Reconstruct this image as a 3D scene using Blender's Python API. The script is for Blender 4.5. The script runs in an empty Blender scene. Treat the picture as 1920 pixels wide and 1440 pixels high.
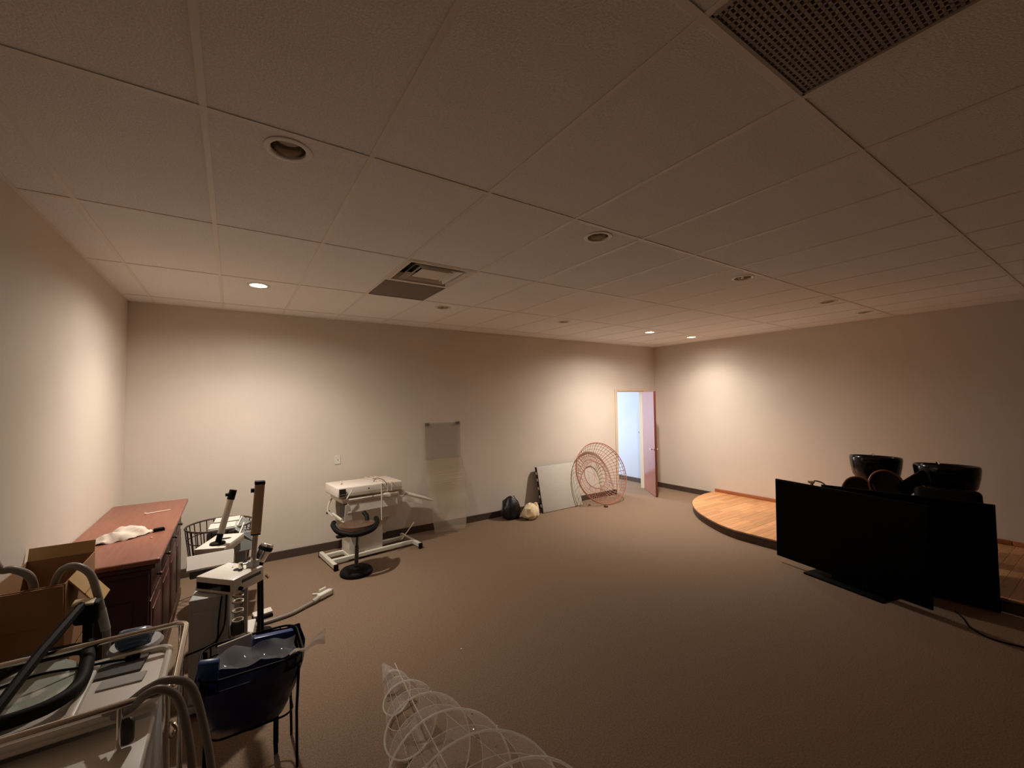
import bpy, bmesh, math, random
from mathutils import Matrix, Vector
random.seed(7)
PI = math.pi
SC = bpy.context.scene
COL = SC.collection

# ---------------------------------------------------------------- camera
CAMZ = 1.909
f_px, yaw, pitch, roll = 788.9, 0.58617, 0.03703, -0.01272
cd = bpy.data.cameras.new('camera'); cam = bpy.data.objects.new('camera', cd); COL.objects.link(cam)
cy, sy, cp, sp, cr_, sr_ = math.cos(yaw), math.sin(yaw), math.cos(pitch), math.sin(pitch), math.cos(roll), math.sin(roll)
F = Vector((sy*cp, cy*cp, sp)); Rt = Vector((cy, -sy, 0)); U = Rt.cross(F)
R2 = cr_*Rt + sr_*U; U2 = -sr_*Rt + cr_*U
cam.matrix_world = Matrix(((R2.x, U2.x, -F.x, 0), (R2.y, U2.y, -F.y, 0), (R2.z, U2.z, -F.z, CAMZ), (0, 0, 0, 1)))
cd.sensor_fit = 'HORIZONTAL'; cd.sensor_width = 36; cd.lens = 36*f_px/1920; cd.clip_start = 0.02; cd.clip_end = 100
SC.camera = cam

# ---------------------------------------------------------------- world, daylight, exposure
w = bpy.data.worlds.new('world'); SC.world = w; w.use_nodes = True
w.node_tree.nodes['Background'].inputs[0].default_value = (0.72, 0.84, 1.0, 1)
w.node_tree.nodes['Background'].inputs[1].default_value = 1.0
SC.view_settings.view_transform = 'Standard'; SC.view_settings.look = 'None'
SC.view_settings.gamma = 1; SC.view_settings.use_curve_mapping = False
SC.view_settings.exposure = 0.4
SC.cycles.use_denoising = True
SC.cycles.max_bounces = 8; SC.cycles.diffuse_bounces = 6; SC.cycles.transparent_max_bounces = 16
SC.cycles.sample_clamp_indirect = 4.0
# daylight entering the back hall through its window
ld = bpy.data.lights.new('hall_daylight', 'AREA'); ld.shape = 'RECTANGLE'; ld.size = 1.5; ld.size_y = 1.5
ld.energy = 84; ld.color = (0.86, 0.93, 1.0)
lo = bpy.data.objects.new('hall_daylight', ld); COL.objects.link(lo)
lo.location = (6.35, 8.52, 1.45); lo.rotation_euler = (math.radians(-90), 0, 0)
LAMP_W = {0: 150.0, 3: 205.0, 4: 72.0}
LAMP_TILT = {0: 4.0, 3: 2.0, 4: 0.0}   # spot tilt added to throw more light on the back wall (degrees)
LAMP_FILL = {0: 0.48, 3: 0.55, 4: 0.15}      # energy of the added wide fill spot, relative to the main spot
LAMP_COL = (1.0, 0.90, 0.80)

# ---------------------------------------------------------------- room numbers (metres; z = 0 is the carpet)
XL, XR, YB, YN, H = -0.934, 7.651, 5.915, -7.0, 3.002
DX0, DX1, DZ = 6.475, 7.275, 2.035
TW = 0.6096; GX0 = -0.1016; GY0 = 1.8847

# ================================================================ helpers
def lin(c):
    return tuple(((v/255)/12.92 if v/255 <= 0.04045 else ((v/255+0.055)/1.055)**2.4) for v in c)
MATS = {}
def mat(name, col, rough=0.6, metal=0.0, var=0.0, vscale=8.0, bump=0.0, bscale=60.0, spec=0.5, coord='Object', stretch=None, rnd=0.0, detail=4):
    if name in MATS: return MATS[name]
    m = bpy.data.materials.new(name); m.use_nodes = True; nt = m.node_tree; b = nt.nodes['Principled BSDF']
    c = lin(col)
    b.inputs['Base Color'].default_value = (*c, 1); b.inputs['Roughness'].default_value = rough
    b.inputs['Metallic'].default_value = metal; b.inputs['Specular IOR Level'].default_value = spec
    tc = nt.nodes.new('ShaderNodeTexCoord'); mp = nt.nodes.new('ShaderNodeMapping')
    nt.links.new(tc.outputs[coord], mp.inputs[0])
    if stretch: mp.inputs['Scale'].default_value = stretch
    if var or rnd:
        mix = nt.nodes.new('ShaderNodeHueSaturation'); mix.inputs['Color'].default_value = (*c, 1)
        nt.links.new(mix.outputs[0], b.inputs['Base Color'])
        if var:
            n = nt.nodes.new('ShaderNodeTexNoise'); n.inputs['Scale'].default_value = vscale; n.inputs['Detail'].default_value = detail
            nt.links.new(mp.outputs[0], n.inputs['Vector'])
            mr = nt.nodes.new('ShaderNodeMapRange'); mr.inputs[1].default_value = 0.3; mr.inputs[2].default_value = 0.7
            mr.inputs[3].default_value = 1-var; mr.inputs[4].default_value = 1+var
            nt.links.new(n.outputs[0], mr.inputs[0]); last = mr.outputs[0]
        if rnd:
            oi = nt.nodes.new('ShaderNodeObjectInfo'); mr2 = nt.nodes.new('ShaderNodeMapRange')
            mr2.inputs[3].default_value = 1-rnd; mr2.inputs[4].default_value = 1+rnd
            nt.links.new(oi.outputs['Random'], mr2.inputs[0])
            if var:
                mu = nt.nodes.new('ShaderNodeMath'); mu.operation = 'MULTIPLY'
                nt.links.new(last, mu.inputs[0]); nt.links.new(mr2.outputs[0], mu.inputs[1]); last = mu.outputs[0]
            else: last = mr2.outputs[0]
        nt.links.new(last, mix.inputs['Value'])
    if bump:
        n = nt.nodes.new('ShaderNodeTexNoise'); n.inputs['Scale'].default_value = bscale; n.inputs['Detail'].default_value = 5
        nt.links.new(mp.outputs[0], n.inputs['Vector'])
        bp = nt.nodes.new('ShaderNodeBump'); bp.inputs['Strength'].default_value = bump; bp.inputs['Distance'].default_value = 0.01
        nt.links.new(n.outputs[0], bp.inputs['Height']); nt.links.new(bp.outputs[0], b.inputs['Normal'])
    MATS[name] = m; return m
def sheer(name, col, clear, rough=0.5, sparkle=0.0, glow=0.3, clear_tint=(1, 1, 1)):
    """thin see-through film or net: transparent mixed with a lit surface"""
    m = bpy.data.materials.new(name); m.use_nodes = True; nt = m.node_tree; b = nt.nodes['Principled BSDF']
    b.inputs['Base Color'].default_value = (*lin(col), 1); b.inputs['Roughness'].default_value = rough
    t = nt.nodes.new('ShaderNodeBsdfTransparent'); t.inputs[0].default_value = (*clear_tint, 1)
    mx = nt.nodes.new('ShaderNodeMixShader'); mx.inputs[0].default_value = 1-clear
    out = nt.nodes['Material Output']
    nt.links.new(t.outputs[0], mx.inputs[1]); tl = nt.nodes.new('ShaderNodeBsdfTranslucent'); tl.inputs[0].default_value = (*lin(col), 1); m2 = nt.nodes.new('ShaderNodeMixShader'); m2.inputs[0].default_value = glow
    nt.links.new(b.outputs[0], m2.inputs[1]); nt.links.new(tl.outputs[0], m2.inputs[2]); nt.links.new(m2.outputs[0], mx.inputs[2]); nt.links.new(mx.outputs[0], out.inputs[0])
    if sparkle:
        tc = nt.nodes.new('ShaderNodeTexCoord'); v = nt.nodes.new('ShaderNodeTexVoronoi'); v.inputs['Scale'].default_value = sparkle
        nt.links.new(tc.outputs['Object'], v.inputs['Vector'])
        mr = nt.nodes.new('ShaderNodeMapRange'); mr.inputs[1].default_value = 0.25; mr.inputs[2].default_value = 0.05
        mr.inputs[3].default_value = 1-clear; mr.inputs[4].default_value = 0.95
        nt.links.new(v.outputs['Distance'], mr.inputs[0]); nt.links.new(mr.outputs[0], mx.inputs[0])
        b.inputs['Specular IOR Level'].default_value = 0.8
    MATS[name] = m; return m
def emit(name, col, s):
    m = bpy.data.materials.new(name); m.use_nodes = True; nt = m.node_tree; b = nt.nodes['Principled BSDF']
    b.inputs['Base Color'].default_value = (*col, 1); b.inputs['Emission Color'].default_value = (*col, 1); b.inputs['Emission Strength'].default_value = s
    MATS[name] = m; return m

def rotm(rx=0, ry=0, rz=0):
    return Matrix.Rotation(rz, 3, 'Z') @ Matrix.Rotation(ry, 3, 'Y') @ Matrix.Rotation(rx, 3, 'X')
def smooth_path(pts, n=8, closed=False):
    P = [Vector(p) for p in pts]; out = []; L = len(P)
    for i in range(L if closed else L-1):
        if closed: a, b, c, d = P[(i-1) % L], P[i], P[(i+1) % L], P[(i+2) % L]
        else: a, b, c, d = P[max(i-1, 0)], P[i], P[i+1], P[min(i+2, L-1)]
        for k in range(n):
            t = k/n
            out.append(0.5*((2*b) + (c-a)*t + (2*a-5*b+4*c-d)*t*t + (3*b-a-3*c+d)*t**3))
    if not closed: out.append(P[-1])
    return out
class MB:
    def __init__(s): s.v = []; s.f = []
    def add(s, vs, fs):
        o = len(s.v); s.v += [tuple(v) for v in vs]; s.f += [tuple(i+o for i in f) for f in fs]; return s
    def box(s, c, d, rot=None, taper=1.0):
        c = Vector(c); vs = []
        for z in (-.5, .5):
            k = taper if z > 0 else 1
            for x, y in ((-.5, -.5), (.5, -.5), (.5, .5), (-.5, .5)):
                p = Vector((x*d[0]*k, y*d[1]*k, z*d[2])); vs.append(c + (rot @ p if rot else p))
        return s.add(vs, [(3, 2, 1, 0), (4, 5, 6, 7), (0, 1, 5, 4), (1, 2, 6, 5), (2, 3, 7, 6), (3, 0, 4, 7)])
    def span(s, x0, x1, y0, y1, z0, z1):
        return s.box(((x0+x1)/2, (y0+y1)/2, (z0+z1)/2), (x1-x0, y1-y0, z1-z0))
    def rbox(s, c, d, bev=0.01, seg=2, rot=None):
        bm = bmesh.new(); bmesh.ops.create_cube(bm, size=1)
        for v in bm.verts: v.co = Vector((v.co.x*d[0], v.co.y*d[1], v.co.z*d[2]))
        bmesh.ops.bevel(bm, geom=bm.edges[:], offset=min(bev, min(d)*.49), segments=seg, profile=.5, affect='EDGES')
        bm.verts.ensure_lookup_table(); c = Vector(c)
        vs = [c + (rot @ v.co if rot else v.co) for v in bm.verts]; fs = [tuple(v.index for v in f.verts) for f in bm.faces]
        bm.free(); return s.add(vs, fs)
    def tube(s, pts, r, n=8, closed=False, caps=True):
        P = [Vector(p) for p in pts]; L = len(P); vs = []; fs = []
        up = None
        for i in range(L):
            t = (P[(i+1) % L]-P[(i-1) % L]) if closed else (P[min(i+1, L-1)]-P[max(i-1, 0)])
            t = t.normalized() if t.length > 1e-9 else Vector((0, 0, 1))
            if up is None: up = Vector((0, 0, 1)) if abs(t.z) < .9 else Vector((1, 0, 0))
            a = t.cross(up)
            if a.length < 1e-6: a = t.cross(Vector((0, 1, 0)))
            a.normalize(); b = a.cross(t).normalized(); up = b
            rr = r[i] if isinstance(r, (list, tuple)) else r
            for k in range(n):
                th = 2*PI*k/n; vs.append(P[i] + a*math.cos(th)*rr + b*math.sin(th)*rr)
        m = L if closed else L-1
        for i in range(m):
            j = (i+1) % L
            for k in range(n): fs.append((i*n+k, i*n+(k+1) % n, j*n+(k+1) % n, j*n+k))
        if caps and not closed: fs.append(tuple(range(n))[::-1]); fs.append(tuple((L-1)*n+k for k in range(n)))
        return s.add(vs, fs)
    def cyl(s, a, b, r, n=16, r2=None):
        return s.tube([a, b], [r, r if r2 is None else r2], n)
    def lathe(s, prof, n=24, c=(0, 0, 0), rot=None, sx=1, sy=1, cap0=False, cap1=False):
        c = Vector(c); vs = []; fs = []
        for r, z in prof:
            for k in range(n):
                th = 2*PI*k/n; p = Vector((r*math.cos(th)*sx, r*math.sin(th)*sy, z)); vs.append(c + (rot @ p if rot else p))
        for i in range(len(prof)-1):
            for k in range(n): fs.append((i*n+k, i*n+(k+1) % n, (i+1)*n+(k+1) % n, (i+1)*n+k))
        if cap0: fs.append(tuple(range(n))[::-1])
        if cap1: fs.append(tuple((len(prof)-1)*n+k for k in range(n)))
        return s.add(vs, fs)
    def ring(s, c, R, r, n=32, m=8, rot=None, sx=1, sy=1):
        c = Vector(c); pts = []
        for k in range(n):
            th = 2*PI*k/n; p = Vector((R*math.cos(th)*sx, R*math.sin(th)*sy, 0)); pts.append(c + (rot @ p if rot else p))
        return s.tube(pts, r, m, closed=True)
    def prism(s, poly, z0, z1):
        n = len(poly); vs = [(x, y, z0) for x, y in poly] + [(x, y, z1) for x, y in poly]
        fs = [tuple(range(n))[::-1], tuple(range(n, 2*n))] + [(k, (k+1) % n, n+(k+1) % n, n+k) for k in range(n)]
        return s.add(vs, fs)
    def grid(s, fn, nu, nv):
        vs = [fn(i/nu, j/nv) for j in range(nv+1) for i in range(nu+1)]
        fs = [(j*(nu+1)+i, j*(nu+1)+i+1, (j+1)*(nu+1)+i+1, (j+1)*(nu+1)+i) for j in range(nv) for i in range(nu)]
        return s.add(vs, fs)
    def mesh(s, name, m, smooth=True, ang=38):
        me = bpy.data.meshes.new(name); me.from_pydata(s.v, [], s.f)
        bm = bmesh.new(); bm.from_mesh(me); bmesh.ops.recalc_face_normals(bm, faces=bm.faces[:]); bm.to_mesh(me); bm.free()
        if smooth:
            me.polygons.foreach_set('use_smooth', [True]*len(me.polygons)); me.set_sharp_from_angle(angle=math.radians(ang))
        me.materials.append(m); me.update(); return me
    def build(s, name, m, parent=None, smooth=True, ang=38):
        """vertices are given in world space; they are stored relative to the top-level thing"""
        if parent is not None:
            root = parent
            while root.parent: root = root.parent
            inv = root_matrix(root).inverted(); s.v = [tuple(inv @ Vector(v)) for v in s.v]
        o = bpy.data.objects.new(name, s.mesh(name, m, smooth, ang)); COL.objects.link(o)
        if parent is not None: o.parent = parent
        return o
def root_matrix(o):
    return Matrix.Translation(o.location) @ Matrix.Rotation(o.rotation_euler.z, 4, 'Z')
def thing(name, label, cat, loc=(0, 0, 0), group=None):
    o = bpy.data.objects.new(name, None); COL.objects.link(o); o.empty_display_size = 0.05
    o.location = loc; o['label'] = label; o['category'] = cat
    if group: o['group'] = group
    return o
def tag(o, label, cat, group=None):
    o['label'] = label; o['category'] = cat
    if group: o['group'] = group
    return o
def settle(o):
    """put a single-mesh thing's origin at its base"""
    me = o.data; n = len(me.vertices); xs = [v.co for v in me.vertices]
    c = Vector((sum(v.x for v in xs)/n, sum(v.y for v in xs)/n, min(v.z for v in xs)))
    me.transform(Matrix.Translation(-c)); o.location = c; return o
def struct(name, mb, m, smooth=False):
    o = mb.build(name, m, None, smooth); o['kind'] = 'structure'; return o
def part(name, m, parent, mb, smooth=True, label=None, ang=38):
    o = mb.build(name, m, parent, smooth, ang)
    if label: o['label'] = label
    return o
def piece(name, me, parent, loc):
    """a repeated piece that shares its mesh"""
    o = bpy.data.objects.new(name, me); COL.objects.link(o); o.parent = parent; o.location = loc; return o
def crumple(mb, amp, seed=0, sc=9.0):
    from mathutils import noise
    mb.v = [tuple(Vector(v) + amp*noise.noise_vector(Vector(v)*sc + Vector((seed, seed*2, seed*3)))) for v in mb.v]
    return mb

# ================================================================ materials
M_wall = mat('beige_paint', (214, 203, 189), 0.75, var=0.03, vscale=1.5, bump=0.06, bscale=120)
M_hallw = mat('white_paint', (182, 190, 204), 0.7, var=0.02, vscale=1.5)
M_carpet = mat('brown_carpet', (132, 111, 92), 0.95, var=0.25, vscale=120, bump=0.5, bscale=260, spec=0.1, detail=2)
M_tile = mat('ceiling_tile', (240, 238, 235), 0.9, var=0.09, vscale=130, bump=0.4, bscale=150, spec=0.1)
M_bar = mat('ceiling_bar', (232, 224, 214), 0.5)
M_base = mat('brown_vinyl', (74, 60, 50), 0.55, var=0.08, vscale=6)
M_white = mat('white_enamel', (214, 208, 198), 0.35, var=0.03, vscale=5)
M_whitep = mat('white_plastic', (222, 216, 205), 0.4)
M_trim = mat('cream_trim', (214, 196, 170), 0.5)
M_black = mat('black_plastic', (13, 12, 13), 0.6, spec=0.15)
M_gblack = mat('gloss_black', (7, 7, 9), 0.16, spec=0.3)
M_chrome = mat('chrome', (222, 216, 206), 0.14, metal=1.0)
M_grey = mat('grey_metal', (128, 132, 128), 0.45, var=0.06, vscale=14)
M_greyb = mat('grey_body', (168, 168, 164), 0.5, var=0.04, vscale=6)
M_dgrey = mat('dark_grey', (66, 64, 60), 0.5)
M_hose = mat('grey_hose', (134, 128, 120), 0.4)
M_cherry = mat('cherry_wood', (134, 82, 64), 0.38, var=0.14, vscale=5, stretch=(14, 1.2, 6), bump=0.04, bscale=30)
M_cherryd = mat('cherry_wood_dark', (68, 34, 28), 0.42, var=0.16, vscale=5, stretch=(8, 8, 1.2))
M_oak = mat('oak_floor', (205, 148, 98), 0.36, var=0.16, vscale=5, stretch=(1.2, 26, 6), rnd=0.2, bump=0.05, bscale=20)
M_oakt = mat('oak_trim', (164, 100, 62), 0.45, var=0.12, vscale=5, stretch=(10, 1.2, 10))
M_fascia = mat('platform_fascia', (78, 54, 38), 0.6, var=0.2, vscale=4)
M_door = mat('door_wood', (160, 104, 94), 0.16, spec=0.7, var=0.08, vscale=4, stretch=(8, 8, 1))
M_dooredge = mat('door_edge', (96, 46, 32), 0.45, var=0.1, vscale=4)
M_card = mat('cardboard', (146, 108, 72), 0.85, var=0.07, vscale=5)
M_cardin = mat('cardboard_inside', (176, 146, 96), 0.85, var=0.05, vscale=4)
M_copper = mat('copper_wire', (160, 98, 76), 0.5)
M_blue = mat('blue_plastic', (18, 27, 74), 0.32, var=0.2, vscale=9, bump=0.3, bscale=14)
M_blueb = mat('blue_card', (36, 66, 128), 0.35, var=0.1, vscale=9)
M_cloth = mat('white_cloth', (214, 200, 184), 0.85, var=0.05, vscale=20, bump=0.2, bscale=40)
M_cream = mat('cream_bag', (226, 206, 168), 0.6, bump=0.4, bscale=22)
M_bag = mat('black_bag', (20, 19, 22), 0.35, bump=0.6, bscale=18)
M_vinyl = mat('white_vinyl', (222, 212, 198), 0.4, var=0.05, vscale=9, bump=0.1, bscale=20)
M_brownv = mat('brown_seat', (88, 68, 54), 0.25, var=0.1, vscale=10)
M_screen = mat('tv_screen', (3, 3, 5), 0.35, spec=0.06)
M_tvb = mat('tv_body', (6, 6, 7), 0.6, spec=0.08)
M_rattan = mat('rattan', (150, 106, 70), 0.5)
M_net = mat('brown_web', (52, 40, 34), 0.7)
M_vent = mat('vent_metal', (224, 216, 204), 0.5)
M_ventd = mat('vent_panel', (118, 106, 96), 0.7, var=0.1, vscale=300)
M_hole = mat('dark_void', (20, 17, 15), 0.9)
M_egg = mat('eggcrate', (158, 146, 134), 0.5)
M_refl = mat('reflector', (206, 196, 176), 0.2, metal=0.9)
M_bulb = mat('frosted_bulb', (214, 206, 192), 0.3)
M_lit = emit('lit_bulb', (1.0, 0.86, 0.68), 45)
M_lens = mat('lens', (176, 182, 170), 0.08)
M_brown = mat('dark_bentwood', (58, 42, 32), 0.5)
M_paper = mat('paper', (222, 212, 196), 0.8)
S_film = sheer('clear_film', (206, 208, 214), 0.72, 0.12)
S_net = sheer('glitter_net', (230, 225, 216), 0.72, 0.35, sparkle=90, glow=0.6)
S_up = sheer('grey_film', (158, 148, 130), 0.64, 0.6)
S_lo = sheer('pale_film', (206, 192, 170), 0.48, 0.5)
S_flap = sheer('cloudy_film', (216, 206, 200), 0.4, 0.2)
S_glass = sheer('jar_glass', (190, 190, 190), 0.75, 0.05)

# ================================================================ the setting
HB = H + 0.32
struct('floor', MB().span(XL-.15, XR+.15, YN-.15, 8.75, -0.1, 0), M_carpet)
struct('wall_left', MB().span(XL-.12, XL, YN, YB, 0, HB), M_wall)
struct('wall_right', MB().span(XR, XR+.12, YN, YB+.06, 0, HB), M_wall)
struct('wall_front', MB().span(XL-.12, XR+.12, YN-.12, YN, 0, HB), mat('dark_absorber', (70, 60, 52), 0.8))  # unseen wall, coloured dark to absorb light bounced from the rear
b = MB().span(XL-.12, DX0-.02, YB, YB+.115, 0, HB); b.span(DX0-.02, DX1+.02, YB, YB+.115, DZ+.02, HB); b.span(DX1+.02, XR+.12, YB, YB+.115, 0, HB)
struct('wall_back', b, M_wall)
struct('wall_hall_right', MB().span(7.672, 7.79, YB+.115, 8.7, 0, 2.75), M_hallw)
struct('wall_hall_left', MB().span(5.2, 5.3, YB+.115, 8.7, 0, 2.75), M_hallw)
b = MB().span(5.2, 5.6, 8.6, 8.72, 0, 2.75); b.span(7.1, 7.79, 8.6, 8.72, 0, 2.75); b.span(5.6, 7.1, 8.6, 8.72, 0, .7); b.span(5.6, 7.1, 8.6, 8.72, 2.2, 2.75)
struct('wall_hall_back', b, M_hallw)
struct('ceiling_hall', MB().span(5.2, 7.79, YB+.115, 8.72, 2.75, 2.85), M_hallw)
win = struct('window_1', MB().span(5.6, 5.65, 8.58, 8.7, .7, 2.2).span(7.05, 7.1, 8.58, 8.7, .7, 2.2).span(5.6, 7.1, 8.58, 8.7, .7, .75).span(5.6, 7.1, 8.58, 8.7, 2.15, 2.2).span(6.33, 6.37, 8.6, 8.68, .7, 2.2), M_trim)
def basebd(name, x0, x1, y0, y1, m=M_base):
    return struct(name, MB().rbox(((x0+x1)/2, (y0+y1)/2, .05), (x1-x0, y1-y0, .1), .003, 1), m)
basebd('baseboard_back', XL, DX0-.075, YB-.012, YB)
basebd('baseboard_right', XR-.012, XR, 4.63, YB)
basebd('baseboard_left', XL, XL+.012, YN, YB-.012)
basebd('baseboard_hall', 7.66, 7.672, YB+.14, 8.6)
# door casing and jambs
tr = struct('trim_1', MB().span(DX0-.02, DX0, YB-.004, YB+.119, 0, DZ+.02).span(DX1, DX1+.02, YB-.004, YB+.119, 0, DZ+.02).span(DX0, DX1, YB-.004, YB+.119, DZ, DZ+.02), M_trim)
part('casing', M_trim, tr, MB().rbox((DX0-.045, YB-.008, (DZ+.065)/2), (.06, .016, DZ+.065), .004, 1))
part('casing', M_trim, tr, MB().rbox((DX1+.045, YB-.008, (DZ+.065)/2), (.06, .016, DZ+.065), .004, 1))
part('casing', M_trim, tr, MB().rbox(((DX0+DX1)/2, YB-.008, DZ+.045), (DX1-DX0+.03, .015, .06), .004, 1))
# open door leaf, hinged on the right jamb, swung into the room
dr = bpy.data.objects.new('door_1', None); COL.objects.link(dr); dr['kind'] = 'structure'
hx, hy = DX1-.005, YB-.022
dang = math.atan2(5.262-hy, 6.822-hx); dl = .79
dr.location = (hx, hy, 0)
RD = Matrix.Rotation(dang, 3, 'Z')
def dpt(u, v, z): return Vector((hx, hy, 0)) + RD @ Vector((u, v, z))
part('leaf', M_door, dr, MB().box(dpt(dl/2, -.02, DZ/2+.004), (dl-.004, .038, DZ-.012), RD), False)
part('leaf_edge', M_dooredge, dr, MB().box(dpt(dl, -.02, DZ/2+.004), (.004, .04, DZ-.012), RD), False)
for s in (1, -1):
    v0 = .0 if s > 0 else -.04
    hd = part('lever_handle', M_chrome, dr, MB().cyl(dpt(dl-.06, v0, .91), dpt(dl-.06, v0+s*.05, .91), .011, 10).cyl(dpt(dl-.06, v0, .91), dpt(dl-.06, v0+s*.008, .91), .028, 16).cyl(dpt(dl-.055, v0+s*.05, .91), dpt(dl-.17, v0+s*.05, .91), .009, 10))
for z in (.25, 1.02, 1.8):
    part('hinge', M_chrome, dr, MB().cyl((hx+.004, hy+.002, z-.05), (hx+.004, hy+.002, z+.05), .008, 8))

# ---------------------------------------------------------------- suspended ceiling
cl = struct('ceiling', MB().span(XL-.12, XR+.12, YN-.12, YB+.12, HB, HB+.1), M_hole)
part('ceiling_rear', M_tile, cl, MB().span(XL, XR, YN, GY0-6*TW-.004, H, H+.016), False)
xs = [XL] + [GX0+k*TW for k in range(-1, 13)] + [XR]
ys = [GY0+k*2*TW for k in range(-3, 4)] + [YB]
YT = ys[0]
LIGHTS = [(x, y) for y in (2.012, 4.53) for x in (.19, 2.05, 3.9, 5.77, 6.93)]
VENT = (GX0+2*TW, GX0+3*TW)          # column that holds the vents
HOLE_R = 0.082
def tile_mesh(x0, x1, y0, y1, hole=None):
    a, b_, c, d = x0+.004, x1-.004, y0+.004, y1-.004; mb = MB(); T = .016
    if not hole: return mb.span(a, b_, c, d, H, H+T)
    n = 32; hxx, hyy = hole; inner = []; outer = []
    for k in range(n):
        th = 2*PI*k/n; cx, sx_ = math.cos(th), math.sin(th)
        inner.append((hxx+HOLE_R*cx, hyy+HOLE_R*sx_))
        t = min(((b_ if cx > 0 else a)-hxx)/cx if abs(cx) > 1e-6 else 9, ((d if sx_ > 0 else c)-hyy)/sx_ if abs(sx_) > 1e-6 else 9)
        outer.append([hxx+t*cx, hyy+t*sx_])
    for X, Y in ((a, c), (a, d), (b_, c), (b_, d)):
        k = min(range(n), key=lambda k: abs(math.atan2(math.sin(math.atan2(Y-hyy, X-hxx)-2*PI*k/n), math.cos(math.atan2(Y-hyy, X-hxx)-2*PI*k/n))))
        outer[k] = [X, Y]
    for z in (H, H+T):
        mb.v += [(x, y, z) for x, y in inner] + [(x, y, z) for x, y in outer]
    for k in range(n):
        j = (k+1) % n
        mb.f += [(k, j, n+j, n+k), (2*n+k, 3*n+k, 3*n+j, 2*n+j), (k, 2*n+k, 2*n+j, j), (n+k, n+j, 3*n+j, 3*n+k)]
    return mb
full = None
for i in range(len(xs)-1):
    for j in range(len(ys)-1):
        x0, x1, y0, y1 = xs[i], xs[i+1], ys[j], ys[j+1]
        if abs(x0-VENT[0]) < .01 and (abs(y0-(GY0+2*TW)) < .01): continue
        if abs(x0-VENT[0]) < .01 and abs(y0-(GY0-4*TW)) < .01:
            y1 = GY0-3*TW                       # the far half of this cell holds the big grille
        hole = [p for p in LIGHTS if x0 < p[0] < x1 and y0 < p[1] < y1]
        regular = abs(x1-x0-TW) < .01 and abs(y1-y0-2*TW) < .01 and not hole
        if regular:
            if full is None: full = MB().span(-TW/2+.004, TW/2-.004, -TW+.004, TW-.004, 0, .016).mesh('ceiling_tile', M_tile, False)
            piece('ceiling_tile', full, cl, ((x0+x1)/2, (y0+y1)/2, H))
        else: part('ceiling_tile', M_tile, cl, tile_mesh(x0, x1, y0, y1, hole[0] if hole else None), False)
for x in xs[1:-1]: part('grid_bar', M_bar, cl, MB().span(x-.012, x+.012, YT, YB, H-.003, H-.0005).span(x-.0012, x+.0012, YT, YB, H-.0005, H+.035), False)
for y in ys[:-1]: part('grid_bar', M_bar, cl, MB().span(XL, XR, y-.012, y+.012, H-.0034, H-.0009).span(XL, XR, y-.0012, y+.0012, H-.0009, H+.035), False)
part('cross_bar', M_bar, cl, MB().span(VENT[0], VENT[1], GY0+3*TW-.012, GY0+3*TW+.012, H-.004, H-.001), False)
part('cross_bar', M_bar, cl, MB().span(VENT[0], VENT[1], GY0-3*TW-.012, GY0-3*TW+.012, H-.004, H-.001), False)
for nm, bb in (('wall_angle', (XL, XR, YB-.02, YB)), ('wall_angle', (XL, XL+.02, YN, YB)), ('wall_angle', (XR-.02, XR, YN, YB))):
    part(nm, M_bar, cl, MB().span(*bb, H-.004, H-.001), False)

# ================================================================ ceiling fittings
LBL = {(0, 0): 'unlit recessed downlight nearest the left wall, at upper left of the ceiling',
       (1, 0): 'unlit recessed downlight with silver reflector, between the square air vent and the eggcrate grille',
       (2, 0): 'unlit recessed downlight, third from left in the nearer row',
       (3, 0): 'unlit recessed downlight, fourth from left in the nearer row',
       (4, 0): 'unlit recessed downlight closest to the right wall in the nearer row',
       (0, 1): 'glowing recessed downlight near the left wall in the far row',
       (1, 1): 'unlit recessed downlight beside the grey panel of the square air vent',
       (2, 1): 'unlit recessed downlight midway along the far row',
       (3, 1): 'glowing recessed downlight in front of the open doorway',
       (4, 1): 'glowing recessed downlight next to the right wall above the platform end'}
def downlight(i, j, x, y, on):
    t = thing('downlight', LBL[(i, j)], 'ceiling light', (x, y, H), 'round recessed downlights in two rows')
    c = (x, y, H)
    part('trim_ring', M_whitep, t, MB().lathe([(.068, .004), (.07, -.004), (.078, -.007), (.094, -.004), (.096, 0)], 32, c))
    part('reflector', M_refl, t, MB().lathe([(.069, .0), (.066, .03), (.058, .075), (.05, .11), (.0, .112)], 28, c))
    part('bulb', M_lit if on else M_bulb, t, MB().lathe([(.0, .008 if on else .03), (.03, .010 if on else .032), (.048, .018 if on else .04), (.054, .034 if on else .054), (.04, .075), (.02, .1), (.016, .11)], 20, c))
    if on:
        l = bpy.data.lights.new('downlight_lamp', 'SPOT'); l.energy = LAMP_W[i]; l.color = LAMP_COL
        l.spot_size = math.radians(128); l.spot_blend = 1.0; l.shadow_soft_size = 0.045
        o = bpy.data.objects.new('downlight_lamp', l); COL.objects.link(o); o.parent = t; o.location = (0, 0, -.006); o.rotation_euler = (math.radians(LAMP_TILT[i]), 0, 0)
        l2 = l.copy(); l2.name = 'downlight_fill'; l2.energy = LAMP_W[i]*LAMP_FILL[i]; l2.spot_size = math.radians(168); l2.spot_blend = 0.6  # second spot added as wide fill to raise the ambient light
        o2 = bpy.data.objects.new('downlight_fill', l2); COL.objects.link(o2); o2.parent = t; o2.location = (0, 0, -.006)
for k, (x, y) in enumerate(LIGHTS):
    i, j = k % 5, k//5
    downlight(i, j, x, y, j == 1 and i in (0, 3, 4))

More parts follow.
